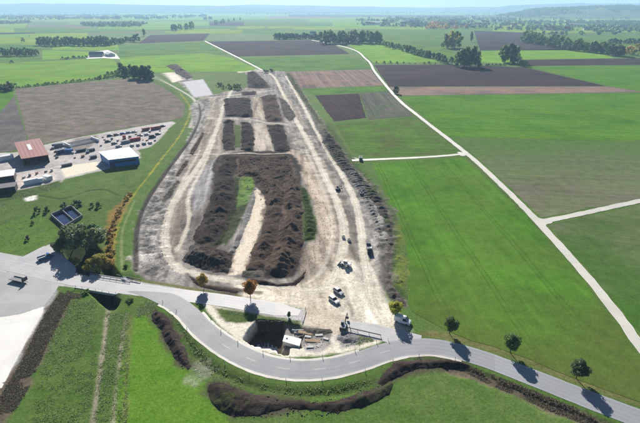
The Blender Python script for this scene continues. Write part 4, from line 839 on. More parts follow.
row((618, 53), (640, 56), 4, 8, 12, 1.0, ['orange', 'yellow'], 'golden yellow tree at the right edge of the row', 'golden trees at the right edge', 0.8)
row((608, 44), (640, 44), 9, 4, 6, 1.2, ['dark'], 'dark bush behind the golden trees', 'bushes behind golden trees', 0.5)
row((275, 39), (322, 39), 26, 4.5, 6.5, 1.1, ['dark'], 'dark tree in the flat topped plantation beyond the brown field', 'trees of the far plantation', 0.5)
row((170, 31), (193, 29), 5, 5, 8, 0.9, ['green', 'dark'], 'tree in the loose far group beyond the brown strip', 'trees of the loose far group', 0.6)
row((212, 25), (243, 20), 6, 2.5, 5, 0.9, ['green', 'dark'], 'tiny tree on the far plain', 'tiny far trees', 0.6)
far_tree(23.5, 42, 4.5, 0.9, 'green', 'lone tree on the far left meadow', None); far_tree(12, 63, 3, 1.6, 'dark', 'lone bush on the left strip edge', None, 'b1', 'shrub')
row((262, 73.5), (275, 71), 4, 2, 3.5, 1.4, ['dark'], 'bush at the head of the site by the straight track', 'bushes at site head', 0.4, 'b1', 'shrub')
row((216, 86), (240, 91), 7, 3, 6, 1.4, ['weed' if 0 else 'green'], 'green bush in the weedy plot at the head of the site', 'bushes in the weedy plot', 2.0, 'b1', 'shrub')
# far woods and village trees that read as one mass each
def woodland(name, zones, leaf, label, seed, size=9, zf=None):
    rng = np.random.default_rng(seed); V = []
    for poly, cnt, hh in zones:
        x, y = scatter(poly, cnt * 4, rng); kp = fbm(x, y, 260, 3, seed) > -0.12; x, y = x[kp], y[kp]; z = zf(x, y) if zf is not None else np.zeros_like(x)
        for a, b, c in zip(x, y, z):
            h = hh * rng.uniform(0.6, 1.3); w = h * rng.uniform(0.7, 1.1)
            v, f = leaves([(0, 0, 0.55), (0.2, 0.1, 0.4), (-0.2, -0.1, 0.45), (0, 0.1, 0.8)], [0.42, 0.36, 0.36, 0.25], 26, 0.26, rng)
            V.append(v * np.array((w * 1.3, w * 1.3, h)) + np.array((a, b, c)))
    v = np.concatenate(V); return tag(link(name, mesh_np(name, v, np.arange(len(v)).reshape(-1, 4)), LEAF[leaf]), label, 'woodland', kind='stuff')
woodland('woodland', [([(355, 20), (440, 17), (520, 19), (525, 31), (450, 29.5), (356, 25.5)], 300, 14), ([(520, 22), (660, 20), (660, 34), (560, 36), (528, 33)], 330, 13), ([(470, 13), (560, 12), (640, 14), (660, 21), (520, 22), (460, 18)], 260, 17)], 'dark', 'belt of trees round the far right village', 51)
woodland('woodland', [([(-40, 14.5), (130, 15), (215, 16.5), (150, 19), (60, 20), (-40, 19.5)], 360, 18), ([(80, 24), (150, 23), (140, 27), (85, 27)], 60, 14), ([(-40, 24), (30, 21.5), (30, 23), (-40, 26)], 60, 14)], 'dark', 'belt of trees round the far left village', 52)
woodland('woodland', [([(430, 23), (480, 25), (482, 29), (425, 29)], 60, 16)], 'orange', 'patch of golden autumn trees at the village edge', 53)
woodland('woodland', [([(230, 12.5), (640, 12), (640, 13.5), (240, 14.5)], 260, 30), ([(60, 12), (230, 12.3), (230, 13), (60, 12.8)], 140, 30)], 'dark', 'faint tree belts on the distant plain', 54)

# ------------------------------------------------------------------ distant hills (beyond the plain) and the wooded hill
def hill(name, p0, p1, dist, hts, depth, mat, label, seed):
    """a long low range: ridge profile along its length, sloping to the plain on both sides"""
    x0 = (p0 - CX) / F_PX * dist; x1 = (p1 - CX) / F_PX * dist
    n, m = 140, 14; v = []
    for j in range(m):
        for i in range(n):
            t = i / (n - 1); s = j / (m - 1); x = x0 + (x1 - x0) * t; y = dist + (s - 0.5) * depth
            h = np.interp(t, np.linspace(0, 1, len(hts)), hts) * math.sin(math.pi * s) ** 0.8
            h *= 1 + 0.14 * float(fbm(np.array([x]), np.array([y]), dist * 0.06, 4, seed)[0]); v.append((x, y, h * min(1, 6 * t, 6 * (1 - t)) - 3))
    idx = np.arange(n * m).reshape(m, n)
    f = np.stack([idx[:-1, :-1].ravel(), idx[:-1, 1:].ravel(), idx[1:, 1:].ravel(), idx[1:, :-1].ravel()], 1)
    o = link(name, mesh_np(name, np.array(v), f, True), mat); return tag(o, label, kind='structure'), np.array(v).reshape(m, n, 3)
HILLM = field_mat('hill_woods', (0.03, 0.055, 0.025), (0.05, 0.085, 0.035), 0.4, 80, 0.2, 400); HILLG = field_mat('hill_fields', (0.05, 0.085, 0.035), (0.12, 0.17, 0.06), 0.4, 120, 0.3, 700)
hill('hills', -120, 340, 11500, [150, 205, 215, 190, 150, 110], 2500, HILLM, 'dark wooded far ridge on the left horizon', 1)
hill('hills', 120, 560, 13000, [110, 140, 200, 165, 130, 150, 120], 2500, HILLG, 'pale far ridge on the middle horizon', 2)
hill('hills', 430, 800, 12000, [120, 190, 235, 225, 240, 200], 2500, HILLM, 'far blue ridge on the right horizon', 3)
ho, hv = hill('hills', 470, 760, 5600, [40, 80, 112, 118, 108, 100, 92, 70], 1700, HILLG, 'nearer wooded hill on the right', 4)
def hz(x, y):
    i = np.clip(((x - hv[0, 0, 0]) / (hv[0, -1, 0] - hv[0, 0, 0]) * 139).round().astype(int), 0, 139); j = np.clip(((y - hv[0, 0, 1]) / (hv[-1, 0, 1] - hv[0, 0, 1]) * 13).round().astype(int), 0, 13)
    return hv[j, i, 2] - 2
rng_ = np.random.default_rng(9); V = []
for k in range(4200):
    x = rng_.uniform(hv[0, 8, 0], hv[0, -1, 0]); y = rng_.uniform(5000, 5900)
    if fbm(np.array([x]), np.array([y]), 700, 3, 5)[0] < -0.28: continue
    h = rng_.uniform(14, 24); v, f = leaves([(0, 0, 0.55), (0.15, 0.1, 0.35), (-0.15, 0, 0.4)], [0.45, 0.4, 0.4], 14, 0.42, rng_)
    V.append(v * np.array((h * 0.9, h * 0.9, h)) + np.array((x, y, float(hz(np.array([x]), np.array([y]))[0]))))
v = np.concatenate(V); tag(link('woodland', mesh_np('woodland', v, np.arange(len(v)).reshape(-1, 4)), LEAF['dark']), 'forest covering the nearer hill on the right', 'woodland', kind='stuff')

# ------------------------------------------------------------------ far houses
WALLW = plain('white_render', (0.75, 0.73, 0.69), 0.8); WALLC = plain('cream_render', (0.62, 0.56, 0.45), 0.8); ROOFR = plain('red_tiles', (0.24, 0.075, 0.05), 0.8, 0, 0.25, 0.6); ROOFG = plain('grey_roof', (0.26, 0.26, 0.27), 0.7); WIN = glass('window_glass')
def house_mesh(Lx, Wy, h, rh):
    m = MB(); m.box(-Lx / 2, Lx / 2, -Wy / 2, Wy / 2, 0, h)
    m.add([(-Lx / 2, -Wy / 2, h), (-Lx / 2, Wy / 2, h), (-Lx / 2, 0, h + rh), (Lx / 2, -Wy / 2, h), (Lx / 2, Wy / 2, h), (Lx / 2, 0, h + rh)], [(0, 1, 2), (4, 3, 5)])
    m.mat(1); o = 0.5
    for s in (-1, 1):
        a = [(-Lx / 2 - o, s * (Wy / 2 + o), h - 0.3), (Lx / 2 + o, s * (Wy / 2 + o), h - 0.3), (Lx / 2 + o, 0, h + rh + 0.05), (-Lx / 2 - o, 0, h + rh + 0.05)]
        b = [(x, y, z + 0.22) for x, y, z in a]; m.add(a + b, [(0, 1, 2, 3), (7, 6, 5, 4), (0, 4, 5, 1), (1, 5, 6, 2), (2, 6, 7, 3), (3, 7, 4, 0)])
    m.mat(2)
    for x in np.arange(-Lx / 2 + 1.5, Lx / 2 - 1, 2.6):
        for z in (1.0, 3.4):
            if z + 1.3 < h + 0.2:
                for s in (-1, 1): m.box(x, x + 1.1, s * (Wy / 2 + 0.02) - 0.03, s * (Wy / 2 + 0.02) + 0.03, z, z + 1.2)
    m.mat(0).box(Lx * 0.2, Lx * 0.2 + 0.7, 0.6, 1.3, h + rh * 0.5, h + rh + 0.9)
    return m
HM = []
for (a, b, h, r, wm, rm) in [(13, 9, 5.4, 4, WALLW, ROOFR), (16, 10, 5.4, 4.2, WALLC, ROOFR), (24, 13, 5, 4.5, WALLW, ROOFG), (12, 9, 4.6, 4, WALLW, ROOFR), (46, 22, 7, 3, WALLW, ROOFG)]:
    o = house_mesh(a, b, h, r).build('house', [wm, rm, WIN]); HM.append(o.data); bpy.data.objects.remove(o)
def far_house(px, py, k, s, label, group, rz=None):
    x, y = G(px, py); o = bpy.data.objects.new('house', HM[k]); C.objects.link(o); o.location = (x, y, 0); o.scale = (s, s, s)
    o.rotation_euler = (0, 0, random.uniform(-0.6, 0.6) if rz is None else rz); return tag(o, label, 'house', group)
for i in range(46): far_house(random.uniform(-10, 215), random.uniform(15, 19.5), random.choice((0, 1, 2, 3)), random.uniform(1.8, 3.0), 'small pale house in the far left village', 'houses of the far left village')
for i in range(60): far_house(random.uniform(360, 520), random.uniform(17, 27), random.choice((0, 1, 2, 3)), random.uniform(1.5, 2.4), 'small house among trees in the far middle village', 'houses of the far middle village')
for i in range(40): far_house(random.uniform(530, 650), random.uniform(17.5, 31), random.choice((0, 1, 2, 3)), random.uniform(1.3, 2.0), 'small house among trees at the foot of the wooded hill', 'houses below the wooded hill')
far_house(372, 24.6, 4, 2.0, 'large white hall at the left end of the middle village', None, 0.05); far_house(71, 18.5, 4, 2.4, 'large white hall in the far left village', None, 0.1)
far_house(572, 25.5, 4, 1.3, 'left of two white halls below the wooded hill', None, 0.0); far_house(580, 25.5, 4, 1.0, 'right of two white halls below the wooded hill', None, 0.0)
far_house(313, 34, 2, 1.0, 'pale house beside the far plantation', None, 0.2)
fb = empty('farm_building', (*G(97, 56.5), 0), 0.25); tag(fb, 'grey gabled barn of the distant farm beside its pale yard', 'barn')
hm = house_mesh(26, 17, 5, 4.5)
def split_house(parent, Lx, Wy, h, rh, wm, rm):
    m = house_mesh(Lx, Wy, h, rh)
    for nm, k, mt in (('wall', 0, wm), ('roof', 1, rm), ('window', 2, WIN)):
        q = MB(); q.v = m.v; q.f = [f for f, i in zip(m.f, m.m) if i == k]; q.m = [0] * len(q.f)
        used = sorted({i for f in q.f for i in f}); mp = {a: b for b, a in enumerate(used)}
        if nm != 'window':
            q.v = [m.v[i] for i in used]; q.f = [tuple(mp[i] for i in f) for f in q.f]; q.build(nm, mt, parent)
split_house(fb, 26, 17, 5, 4.5, WALLC, ROOFG)
f2 = empty('farm_building', (*G(110, 56), 0), -0.9); tag(f2, 'long white hall of the distant farm', 'barn'); split_house(f2, 30, 14, 4.5, 3, WALLW, plain('pale_roof', (0.55, 0.55, 0.56), 0.6))
for k, (a, b) in enumerate((((88, 57), (118, 57.5)),)):
    me = bpy.data.meshes.new('farm_yard'); me.from_pydata([(*G(x, y), 0.11) for x, y in ((86, 58.8), (92, 52), (108, 50), (116, 54), (120, 59), (104, 58))], [], [(0, 5, 4, 3, 2, 1)]); me.update()
    if me.polygons[0].normal.z < 0: me.flip_normals()
    tag(link('farm_yard', me, road_mat('yard_gravel', (0.36, 0.35, 0.33), (0.28, 0.28, 0.24), 0.3)), 'pale yard of the distant farm', kind='structure')

# ------------------------------------------------------------------ yard buildings
REDR = plain('red_sheet_roof', (0.26, 0.085, 0.07), 0.6, 0, 0.15, 0.5); DWOOD = plain('dark_boards', (0.06, 0.05, 0.045), 0.85, 0, 0.3, 2); WHITE = plain('white_paint', (0.78, 0.78, 0.77), 0.5); BLUE = plain('blue_sheet', (0.045, 0.17, 0.42), 0.5, 0, 0.12, 0.6)
def quadbuild(name, corners, mat, parent, thick):
    m = MB(); lo = [(x, y, z) for x, y, z in corners]; hi = [(x, y, z + thick) for x, y, z in corners]
    n = len(corners); m.add(lo + hi, [tuple(reversed(range(n))), tuple(range(n, 2 * n))] + [(i, (i + 1) % n, (i + 1) % n + n, i + n) for i in range(n)])
    return m.build(name, mat, parent)
# open red barn
zb, zf = 8.0, 5.2
q = [(*G(14.2, 142.8, zb), zb), (*G(39.7, 138.5, zb), zb), (*G(49.2, 155, zf), zf), (*G(21.3, 159.3, zf), zf)]
ctr = (sum(a[0] for a in q) / 4, sum(a[1] for a in q) / 4); rb = empty('barn', (*ctr, 0)); tag(rb, 'open fronted barn with a red sheet roof in the yard', 'barn')
ql = [(a - ctr[0], b - ctr[1], c) for a, b, c in reversed(q)]      # front-left, front-right, back-right, back-left
fl, fr, bk_r, bk_l = ql; lerp = lambda a, b, t: tuple(x + (y - x) * t for x, y in zip(a, b))
quadbuild('roof', ql, REDR, rb, 0.25)
def wall(name, a, b, ha, hb, mat, parent, th=0.25):
    dx, dy = b[0] - a[0], b[1] - a[1]; L = math.hypot(dx, dy); nx_, ny_ = -dy / L * th, dx / L * th
    v = [(a[0], a[1], 0), (b[0], b[1], 0), (b[0] + nx_, b[1] + ny_, 0), (a[0] + nx_, a[1] + ny_, 0)]
    v += [(x, y, z) for (x, y, _), z in zip(v, (ha, hb, hb, ha))]
    return MB().add(v, [(3, 2, 1, 0), (4, 5, 6, 7), (0, 1, 5, 4), (1, 2, 6, 5), (2, 3, 7, 6), (3, 0, 4, 7)]).build(name, mat, parent)
ins = lambda p, k=0.9: (p[0] * k, p[1] * k)
wall('wall', ins(bk_l), ins(bk_r), zb - 0.35, zb - 0.35, DWOOD, rb); wall('wall', ins(fl), ins(bk_l), zf - 0.1, zb - 0.5, DWOOD, rb); wall('wall', ins(bk_r), ins(fr), zb - 0.5, zf - 0.1, DWOOD, rb)
for k in range(5):
    p = lerp(ins(fl), ins(fr), k / 4); MB().box(-0.15, 0.15, -0.15, 0.15, 0, zf - 0.05).build('post', DWOOD, rb).location = (p[0], p[1], 0)
sk = [lerp(lerp(fl, fr, a), lerp(bk_l, bk_r, a), b) for a, b in ((0.40, 0.42), (0.53, 0.42), (0.53, 0.75), (0.40, 0.75))]
quadbuild('skylight', [(a, b, c + 0.27) for a, b, c in sk], WHITE, rb, 0.05)
for k in range(7):
    a, b = lerp(fl, fr, (k + 0.5) / 7), lerp(bk_l, bk_r, (k + 0.5) / 7)
    MB().tube((a[0], a[1], a[2] + 0.27), (b[0], b[1], b[2] + 0.27), 0.06, 0.06, 5).build('roof_batten', REDR, rb)
# blue and white hall
zt = 5.6
q = [(*G(108.5, 160.3, zt - 0.6), zt - 0.6), (*G(139.2, 156.6, zt - 0.6), zt - 0.6), (*G(129.5, 147.4, zt), zt), (*G(98.8, 152.4, zt), zt)]
ctr = (sum(a[0] for a in q) / 4, sum(a[1] for a in q) / 4); bh = empty('workshop_hall', (*ctr, 0)); tag(bh, 'blue walled hall with a white flat roof in the yard', 'hall')
ql = [(a - ctr[0], b - ctr[1], c) for a, b, c in q]; fl, fr, bk_r, bk_l = ql
quadbuild('roof', ql, WHITE, bh, 0.3)
c4 = [ins(p, 0.965) for p in ql]; hts = [p[2] - 0.02 for p in ql]
for i in range(4): wall('wall', c4[i], c4[(i + 1) % 4], hts[i], hts[(i + 1) % 4], BLUE, bh)
ang = math.atan2(c4[1][1] - c4[0][1], c4[1][0] - c4[0][0])
for k in range(9):
    p = lerp(c4[0], c4[1], 0.22 + k * 0.08); w_ = MB().box(-0.75, 0.75, -0.06, 0.02, 2.6, 3.7).build('window', WIN, bh); w_.location = (p[0], p[1], 0); w_.rotation_euler = (0, 0, ang)
p = lerp(c4[0], c4[1], 0.09); g_ = MB().box(-1.6, 1.6, -0.07, 0.02, 0, 3.6).build('gate', plain('dark_blue', (0.02, 0.05, 0.13), 0.5), bh); g_.location = (p[0], p[1], 0); g_.rotation_euler = (0, 0, ang)
# two long sheds at the left edge
def shed(p0, p1, depth, h, label, roofm):
    a, b = G(*p0), G(*p1); L = math.dist(a, b); o = empty('shed', ((a[0] + b[0]) / 2, (a[1] + b[1]) / 2, 0), math.atan2(b[1] - a[1], b[0] - a[0])); tag(o, label, 'shed')
    MB().box(-L / 2, L / 2, -0.4, depth + 0.4, h, h + 0.25).build('roof', roofm, o)
    MB().box(-L / 2 + 0.3, L / 2 - 0.3, depth - 0.3, depth, 0, h).build('wall', DWOOD, o); MB().box(L / 2 - 0.6, L / 2 - 0.3, 0, depth - 0.31, 0, h).build('wall', DWOOD, o)
    for k in range(6): MB().box(-0.12, 0.12, -0.12, 0.12, 0, h).build('post', DWOOD, o).location = (-L / 2 + 0.5 + k * (L - 1.2) / 5, 0.1, 0)
shed((-40, 190), (16, 181.5), 12, 3.8, 'long open shed with pale roof at the left edge', plain('fibre_cement', (0.6, 0.59, 0.57), 0.8)); shed((-40, 200), (17, 192), 7, 3.2, 'lower dark roofed shed below the pale one', plain('dark_felt', (0.07, 0.065, 0.075), 0.7))
# settling basin
bp = [G(51, 216.5), G(65, 229), G(83, 217.5), G(72, 207.5)]; ctr = (sum(a[0] for a in bp) / 4, sum(a[1] for a in bp) / 4)
sb = empty('settling_basin', (*ctr, 0)); tag(sb, 'twin chamber concrete basin of dark blue water on the meadow', 'basin')
bl = [(a - ctr[0], b - ctr[1]) for a, b in bp]
BASC = plain('weathered_concrete', (0.2, 0.2, 0.2), 0.9, 0, 0.3, 0.8)
for i in range(4): wall('wall', bl[i], bl[(i + 1) % 4], 1.5, 1.5, BASC, sb, 0.35)
m1, m2 = lerp(bl[0], bl[3], 0.52), lerp(bl[1], bl[2], 0.52); wall('divider', lerp(m1, m2, 0.04), lerp(m1, m2, 0.96), 1.3, 1.3, BASC, sb, 0.3)
WATB, t_, b_ = nt('basin_water'); b_.inputs['Base Color'].default_value = (0.008, 0.016, 0.06, 1); b_.inputs['Roughness'].default_value = 0.05
for qa, qb, qc, qd in ((bl[0], bl[1], m2, m1), (m1, m2, bl[2], bl[3])):
    cc = (sum(p[0] for p in (qa, qb, qc, qd)) / 4, sum(p[1] for p in (qa, qb, qc, qd)) / 4)
    sh = [(cc[0] + (p[0] - cc[0]) * 0.97, cc[1] + (p[1] - cc[1]) * 0.97, 0.1) for p in (qa, qb, qc, qd)]
    quadbuild('water_surface', sh, WATB, sb, 0.02)
# bunker silo with end walls
ba_, bb_ = G(71, 148), G(99, 142); L = math.dist(ba_, bb_); bs = empty('bunker_silo', ((ba_[0] + bb_[0]) / 2, (ba_[1] + bb_[1]) / 2, 0), math.atan2(bb_[1] - ba_[1], bb_[0] - ba_[0])); tag(bs, 'open concrete bunker between two white end walls in the yard', 'bunker')
for s in (-1, 1): MB().box(s * L / 2 - 0.3, s * L / 2 + 0.3, 0, 12, 0, 2.2).build('end_wall', WHITE, bs)
MB().box(-L / 2 + 0.3, L / 2 - 0.3, 11.6, 12, 0, 1.2).build('back_wall', CONCRETE, bs)
for k in range(4): MB().box(-L / 2 + 0.4, L / 2 - 0.4, 2.0 + k * 2.4, 2.3 + k * 2.4, 0, 0.6 + 0.2 * (k % 2)).build('bay_board', CONCRETE, bs)

# ------------------------------------------------------------------ vehicles and machines
TYRE = plain('tyre_rubber', (0.02, 0.02, 0.02), 0.85); RIM = plain('wheel_rim', (0.4, 0.4, 0.42), 0.4, 0.6); GLASS = glass(); LAMP = plain('lamp_lens', (0.7, 0.7, 0.68), 0.15); TAIL = plain('tail_lens', (0.35, 0.02, 0.02), 0.2)
PAINT = {}
def paint_m(c, nm):
    if nm not in PAINT: PAINT[nm] = plain('car_paint_' + nm, c, 0.28, 0.0, 0.03, 1.0, 0.5)
    return PAINT[nm]
COLS = dict(white=(0.78, 0.78, 0.77), silver=(0.45, 0.46, 0.48), blue=(0.03, 0.12, 0.35), dark=(0.035, 0.037, 0.045), red=(0.35, 0.04, 0.03), rust=(0.28, 0.09, 0.05), yellow=(0.6, 0.36, 0.03), green=(0.05, 0.16, 0.07), grey=(0.22, 0.23, 0.25))
def wheel(parent, x, y, r, w):
    o = MB().tube((0, -w / 2, 0), (0, w / 2, 0), r, r, 14).build('wheel', TYRE, parent); o.location = (x, y, r)
    MB().tube((0, -w / 2 - 0.015, 0), (0, w / 2 + 0.015, 0), r * 0.58, r * 0.58, 10).build('rim', RIM, o); return o
def heading(p0, p1):
    a, b = G(*p0), G(*p1); return ((a[0] + b[0]) / 2, (a[1] + b[1]) / 2), math.atan2(b[1] - a[1], b[0] - a[0])
def car(p, rz, col, label, kind='hatch', name='car', cat='car', group=None, z=0.0):
    o = empty(name, (p[0], p[1], z), rz); tag(o, label, cat, group); pm = paint_m(COLS[col], col)
    if kind in ('hatch', 'estate'):
        L, W, H = 4.4, 1.8, 1.48; r = 0.32
        hull = [(-2.2, 0.28), (-2.22, 0.75), (-2.1, 0.95), (0.75, 0.95), (2.05, 0.78), (2.2, 0.6), (2.2, 0.28)]
        glas = [(-2.0, 0.94), (-1.7 if kind == 'hatch' else -1.95, 1.40), (0.15, 1.40), (0.95, 0.94)]; rx = (-1.72, 0.12)
    elif kind == 'van':
        L, W, H = 5.2, 2.0, 2.3; r = 0.36
        hull = [(-2.6, 0.3), (-2.6, 1.3), (1.75, 1.3), (2.5, 1.05), (2.6, 0.7), (2.6, 0.3)]
        glas = [(-2.58, 1.29), (-2.5, 2.2), (1.05, 2.2), (1.75, 1.29)]; rx = (-2.5, 1.0)
    else:                                   # pickup / flatbed
        L, W, H = 5.6, 2.0, 2.0; r = 0.4
        hull = [(-2.8, 0.4), (-2.8, 0.95), (0.7, 0.95), (0.7, 1.15), (2.3, 1.05), (2.75, 0.85), (2.8, 0.4)]
        glas = [(0.5, 1.14), (0.55, 1.9), (1.5, 1.9), (2.1, 1.08)]; rx = (0.5, 1.5)
    MB().prism(hull, -W / 2, W / 2).build('body', pm, o, 0.08)
    g = MB(); n = len(glas); wi = W / 2 - 0.06; wt = W / 2 - 0.22 if kind != 'van' else W / 2 - 0.12
    v = [(x, -(wi if z_ < 1.35 else wt), z_) for x, z_ in glas] + [(x, (wi if z_ < 1.35 else wt), z_) for x, z_ in glas]
    g.add(v, [(0, 1, 2, 3), (7, 6, 5, 4), (0, 4, 5, 1), (1, 5, 6, 2), (2, 6, 7, 3), (3, 7, 4, 0)]).build('windows', GLASS, o)
    zt_ = max(z_ for _, z_ in glas); MB().box(rx[0], rx[1], -wt - 0.03, wt + 0.03, zt_ - 0.02, zt_ + 0.07, 0.05, 0.05).build('roof', pm, o, 0.03)
    if kind == 'van': 
        for s in (-1, 1): MB().box(-2.5, 0.2, s * (W / 2 - 0.06) - 0.02, s * (W / 2 - 0.06) + 0.02, 1.28, 2.2).build('side_panel', pm, o)
    if kind == 'pickup':
        MB().box(-2.75, 0.35, -W / 2, W / 2, 0.96, 1.06).build('load_bed', plain('bed_boards', (0.3, 0.28, 0.25), 0.8), o)
        for s in (-1, 1): MB().box(-2.75, 0.35, s * W / 2 - 0.03, s * W / 2 + 0.03, 1.06, 1.4).build('bed_side', pm, o)
    for x in (-L * 0.31, L * 0.31):
        for s in (-1, 1): wheel(o, x, s * (W / 2 - 0.08), r, 0.22)
    for s in (-1, 1):
        MB().box(L / 2 - 0.1, L / 2 + 0.01, s * W * 0.36 - 0.16, s * W * 0.36 + 0.16, 0.6, 0.76).build('headlight', LAMP, o)
        MB().box(-L / 2 - 0.03, -L / 2 + 0.05, s * W * 0.4 - 0.1, s * W * 0.4 + 0.1, 0.62, 0.85).build('tail_light', TAIL, o)
    return o
def at_h(p0, p1, *a, **k):
    c, rz = heading(p0, p1); return car(c, rz, *a, **k)
at_h((330, 298), (338, 304), 'white', 'lower of two white cars parked on the gravel forecourt')
at_h((335, 290), (342, 295), 'silver', 'upper of two pale cars parked on the gravel forecourt')
at_h((394, 319.5), (411, 325), 'white', 'white van parked beneath the yellow green tree', 'van', 'van', 'van')
at_h((36, 262), (56, 255), 'blue', 'blue flatbed pickup parked by the trees at the junction', 'pickup', 'pickup_truck', 'pickup')
def dump_truck(p0, p1, cab, bed, label, name='dump_truck'):
    c, rz = heading(p0, p1); o = empty(name, (*c, 0), rz, 0.8); tag(o, label, 'truck')
    MB().box(-3.6, 3.6, -0.5, 0.5, 0.6, 0.95).build('chassis', DARKM, o)
    k = MB().prism([(1.9, 0.8), (1.9, 2.7), (3.2, 2.75), (3.75, 1.9), (3.8, 0.7)], -1.2, 1.2).build('cab', paint_m(COLS[cab], cab), o, 0.08)
    MB().add([(3.27, -1.0, 2.65), (3.27, 1.0, 2.65), (3.72, 1.0, 1.95), (3.72, -1.0, 1.95), (3.31, -1.0, 2.70), (3.31, 1.0, 2.70), (3.77, 1.0, 2.0), (3.77, -1.0, 2.0)], [(3, 2, 1, 0), (4, 5, 6, 7), (0, 1, 5, 4), (1, 2, 6, 5), (2, 3, 7, 6), (3, 0, 4, 7)]).build('windscreen', GLASS, k)
    pm = paint_m(COLS[bed], bed)
    MB().box(-3.7, 1.6, -1.22, 1.22, 1.0, 1.15).build('bed_floor', pm, o)
    for s in (-1, 1): MB().box(-3.7, 1.6, s * 1.2 - 0.05, s * 1.2 + 0.05, 1.15, 2.3).build('bed_side', pm, o)
    MB().box(1.5, 1.62, -1.15, 1.15, 1.15, 2.5).build('bed_front', pm, o); MB().box(-3.72, -3.6, -1.15, 1.15, 1.15, 2.2).build('tailgate', pm, o)
    for x in (-2.6, -1.4, 2.7):
        for s in (-1, 1): wheel(o, x, s * 1.05, 0.5, 0.3)
    return o
dump_truck((368, 246), (370, 255), 'dark', 'grey', 'dark dump truck parked beside the berm on the haul road')
dump_truck((360, 156), (361, 164), 'green', 'white', 'green and white truck at the end of the side track')
def loader(p0, p1, col, label):
    c, rz = heading(p0, p1); o = empty('wheel_loader', (*c, 0), rz, 0.8); tag(o, label, 'loader'); pm = paint_m(COLS[col], col)
    MB().box(-2.8, -0.3, -1.0, 1.0, 0.8, 2.0, 0.1, 0.1).build('engine_hood', pm, o, 0.1); MB().box(-0.5, 2.0, -0.6, 0.6, 0.7, 1.3).build('front_frame', pm, o)
    cb = MB().box(-0.7, 0.7, -0.75, 0.75, 1.5, 3.0, 0.12, 0.08).build('cab', GLASS, o); MB().box(-0.75, 0.75, -0.8, 0.8, 3.0, 3.12).build('cab_roof', pm, cb)
    for s in (-1, 1): MB().tube((0.9, s * 0.5, 1.6), (3.0, s * 0.5, 0.7), 0.14, 0.12, 6).build('lift_arm', pm, o)
    MB().prism([(2.9, 0.15), (2.85, 1.1), (3.2, 1.2), (3.3, 0.6), (4.0, 0.12)], -1.3, 1.3).build('bucket', DARKM, o)
    for x in (-1.8, 1.5):
        for s in (-1, 1): wheel(o, x, s * 1.05, 0.7, 0.5)
loader((351, 267.5), (340, 264.5), 'white', 'white wheel loader with dark bucket on the forecourt')
def excavator(p0, p1, col, label, lift=1.0, s_=1.0):
    c, rz = heading(p0, p1); o = empty('excavator', (*c, 0), rz, s_); tag(o, label, 'excavator'); pm = paint_m(COLS[col], col)
    for s in (-1, 1): MB().prism([(-1.7, 0.35), (-1.4, 0.75), (1.4, 0.75), (1.7, 0.35), (1.4, 0.0), (-1.4, 0.0)], s * 1.0 - 0.25, s * 1.0 + 0.25).build('track', TYRE, o, 0.03)
    MB().box(-0.9, 0.9, -0.74, 0.74, 0.35, 0.8).build('undercarriage', DARKM, o)
    MB().box(-1.9, 1.1, -1.15, 1.15, 0.9, 1.7, 0.05, 0.05).build('upper_body', pm, o, 0.08); MB().box(-2.2, -1.9, -1.1, 1.1, 0.95, 1.8).build('counterweight', DARKM, o, 0.05)
    cb = MB().box(-0.1, 1.3, 0.2, 1.1, 1.7, 2.7, 0.1, 0.05).build('cab', GLASS, o); MB().box(-0.05, 1.25, 0.2, 1.1, 2.7, 2.8).build('cab_roof', pm, cb)
    MB().tube((0.9, -0.3, 1.4), (2.4, -0.3, 3.6 * lift), 0.22, 0.2, 6).tube((2.4, -0.3, 3.6 * lift), (4.6, -0.3, 3.9 * lift), 0.2, 0.16, 6).build('boom', DARKM, o)
    MB().tube((4.6, -0.3, 3.9 * lift), (5.2, -0.3, 1.6 * lift), 0.16, 0.12, 6).build('stick', DARKM, o)
    MB().prism([(5.0, 0.5), (4.9, 1.5), (5.3, 1.6), (5.6, 1.1), (5.6, 0.6)], -0.75, 0.15).build('bucket', DARKM, o)
excavator((342, 332), (345, 324), 'grey', 'dark grey excavator with raised boom above the rubble', 1.0, 0.8)
excavator((336, 192), (340, 188), 'dark', 'small dark excavator on the upper haul road', 0.9, 0.8)
excavator((360, 197), (364, 192), 'grey', 'grey excavator beside the inner row of tipped loads', 0.9, 0.7)
loader((294, 84), (298, 87), 'yellow', 'distant yellow wheel loader at the head of the site')
# white formwork slab / site container over the excavation edge
tp = [(*G(284.5, 335, 0.5), 0.3), (*G(301.5, 339, 0.5), 0.3), (*G(299.5, 346, 0.5), 0.3), (*G(282.6, 341.2, 0.5), 0.3)][::-1]
ctr = (sum(a[0] for a in tp) / 4, sum(a[1] for a in tp) / 4); ct = empty('bridge_abutment', (*ctr, -3.0)); tag(ct, 'concrete abutment with a white top slab standing in the excavation', 'abutment')
tl = [(a - ctr[0], b - ctr[1], c + 3.0) for a, b, c in tp]
quadbuild('top_slab', tl, plain('fresh_concrete', (0.80, 0.79, 0.77), 0.7), ct, 0.22); quadbuild('pier', [(a * 0.93, b * 0.93, 0.0) for a, b, c in tl], CONCRETE, ct, 3.29)
MB().tube((-1.6, 0.9, 3.52), (-1.6, 0.9, 3.72), 0.3, 0.3, 10).build('hatch', DARKM, ct)
# sheet piles lining the pit on the far side
pp = smooth(P((259, 321.2), (281, 321.9)), 0.9); spw = empty('sheet_pile_wall', (*pp[0], 0)); tag(spw, 'rusty sheet pile wall along the far side of the pit', 'sheet piling'); RUST = plain('rusty_steel', (0.045, 0.036, 0.032), 0.8, 0, 0.4, 1.5)
pile = None
for k, (x, y) in enumerate(pp):
    if pile is None: pile = MB().box(-0.42, 0.42, -0.08, 0.08, -4.0, 0.25).build('pile', RUST, spw); o = pile
    else: o = pile.copy(); C.objects.link(o)
    o.location = (x - pp[0][0], y - pp[0][1] + (0.12 if k % 2 else -0.12), 0)
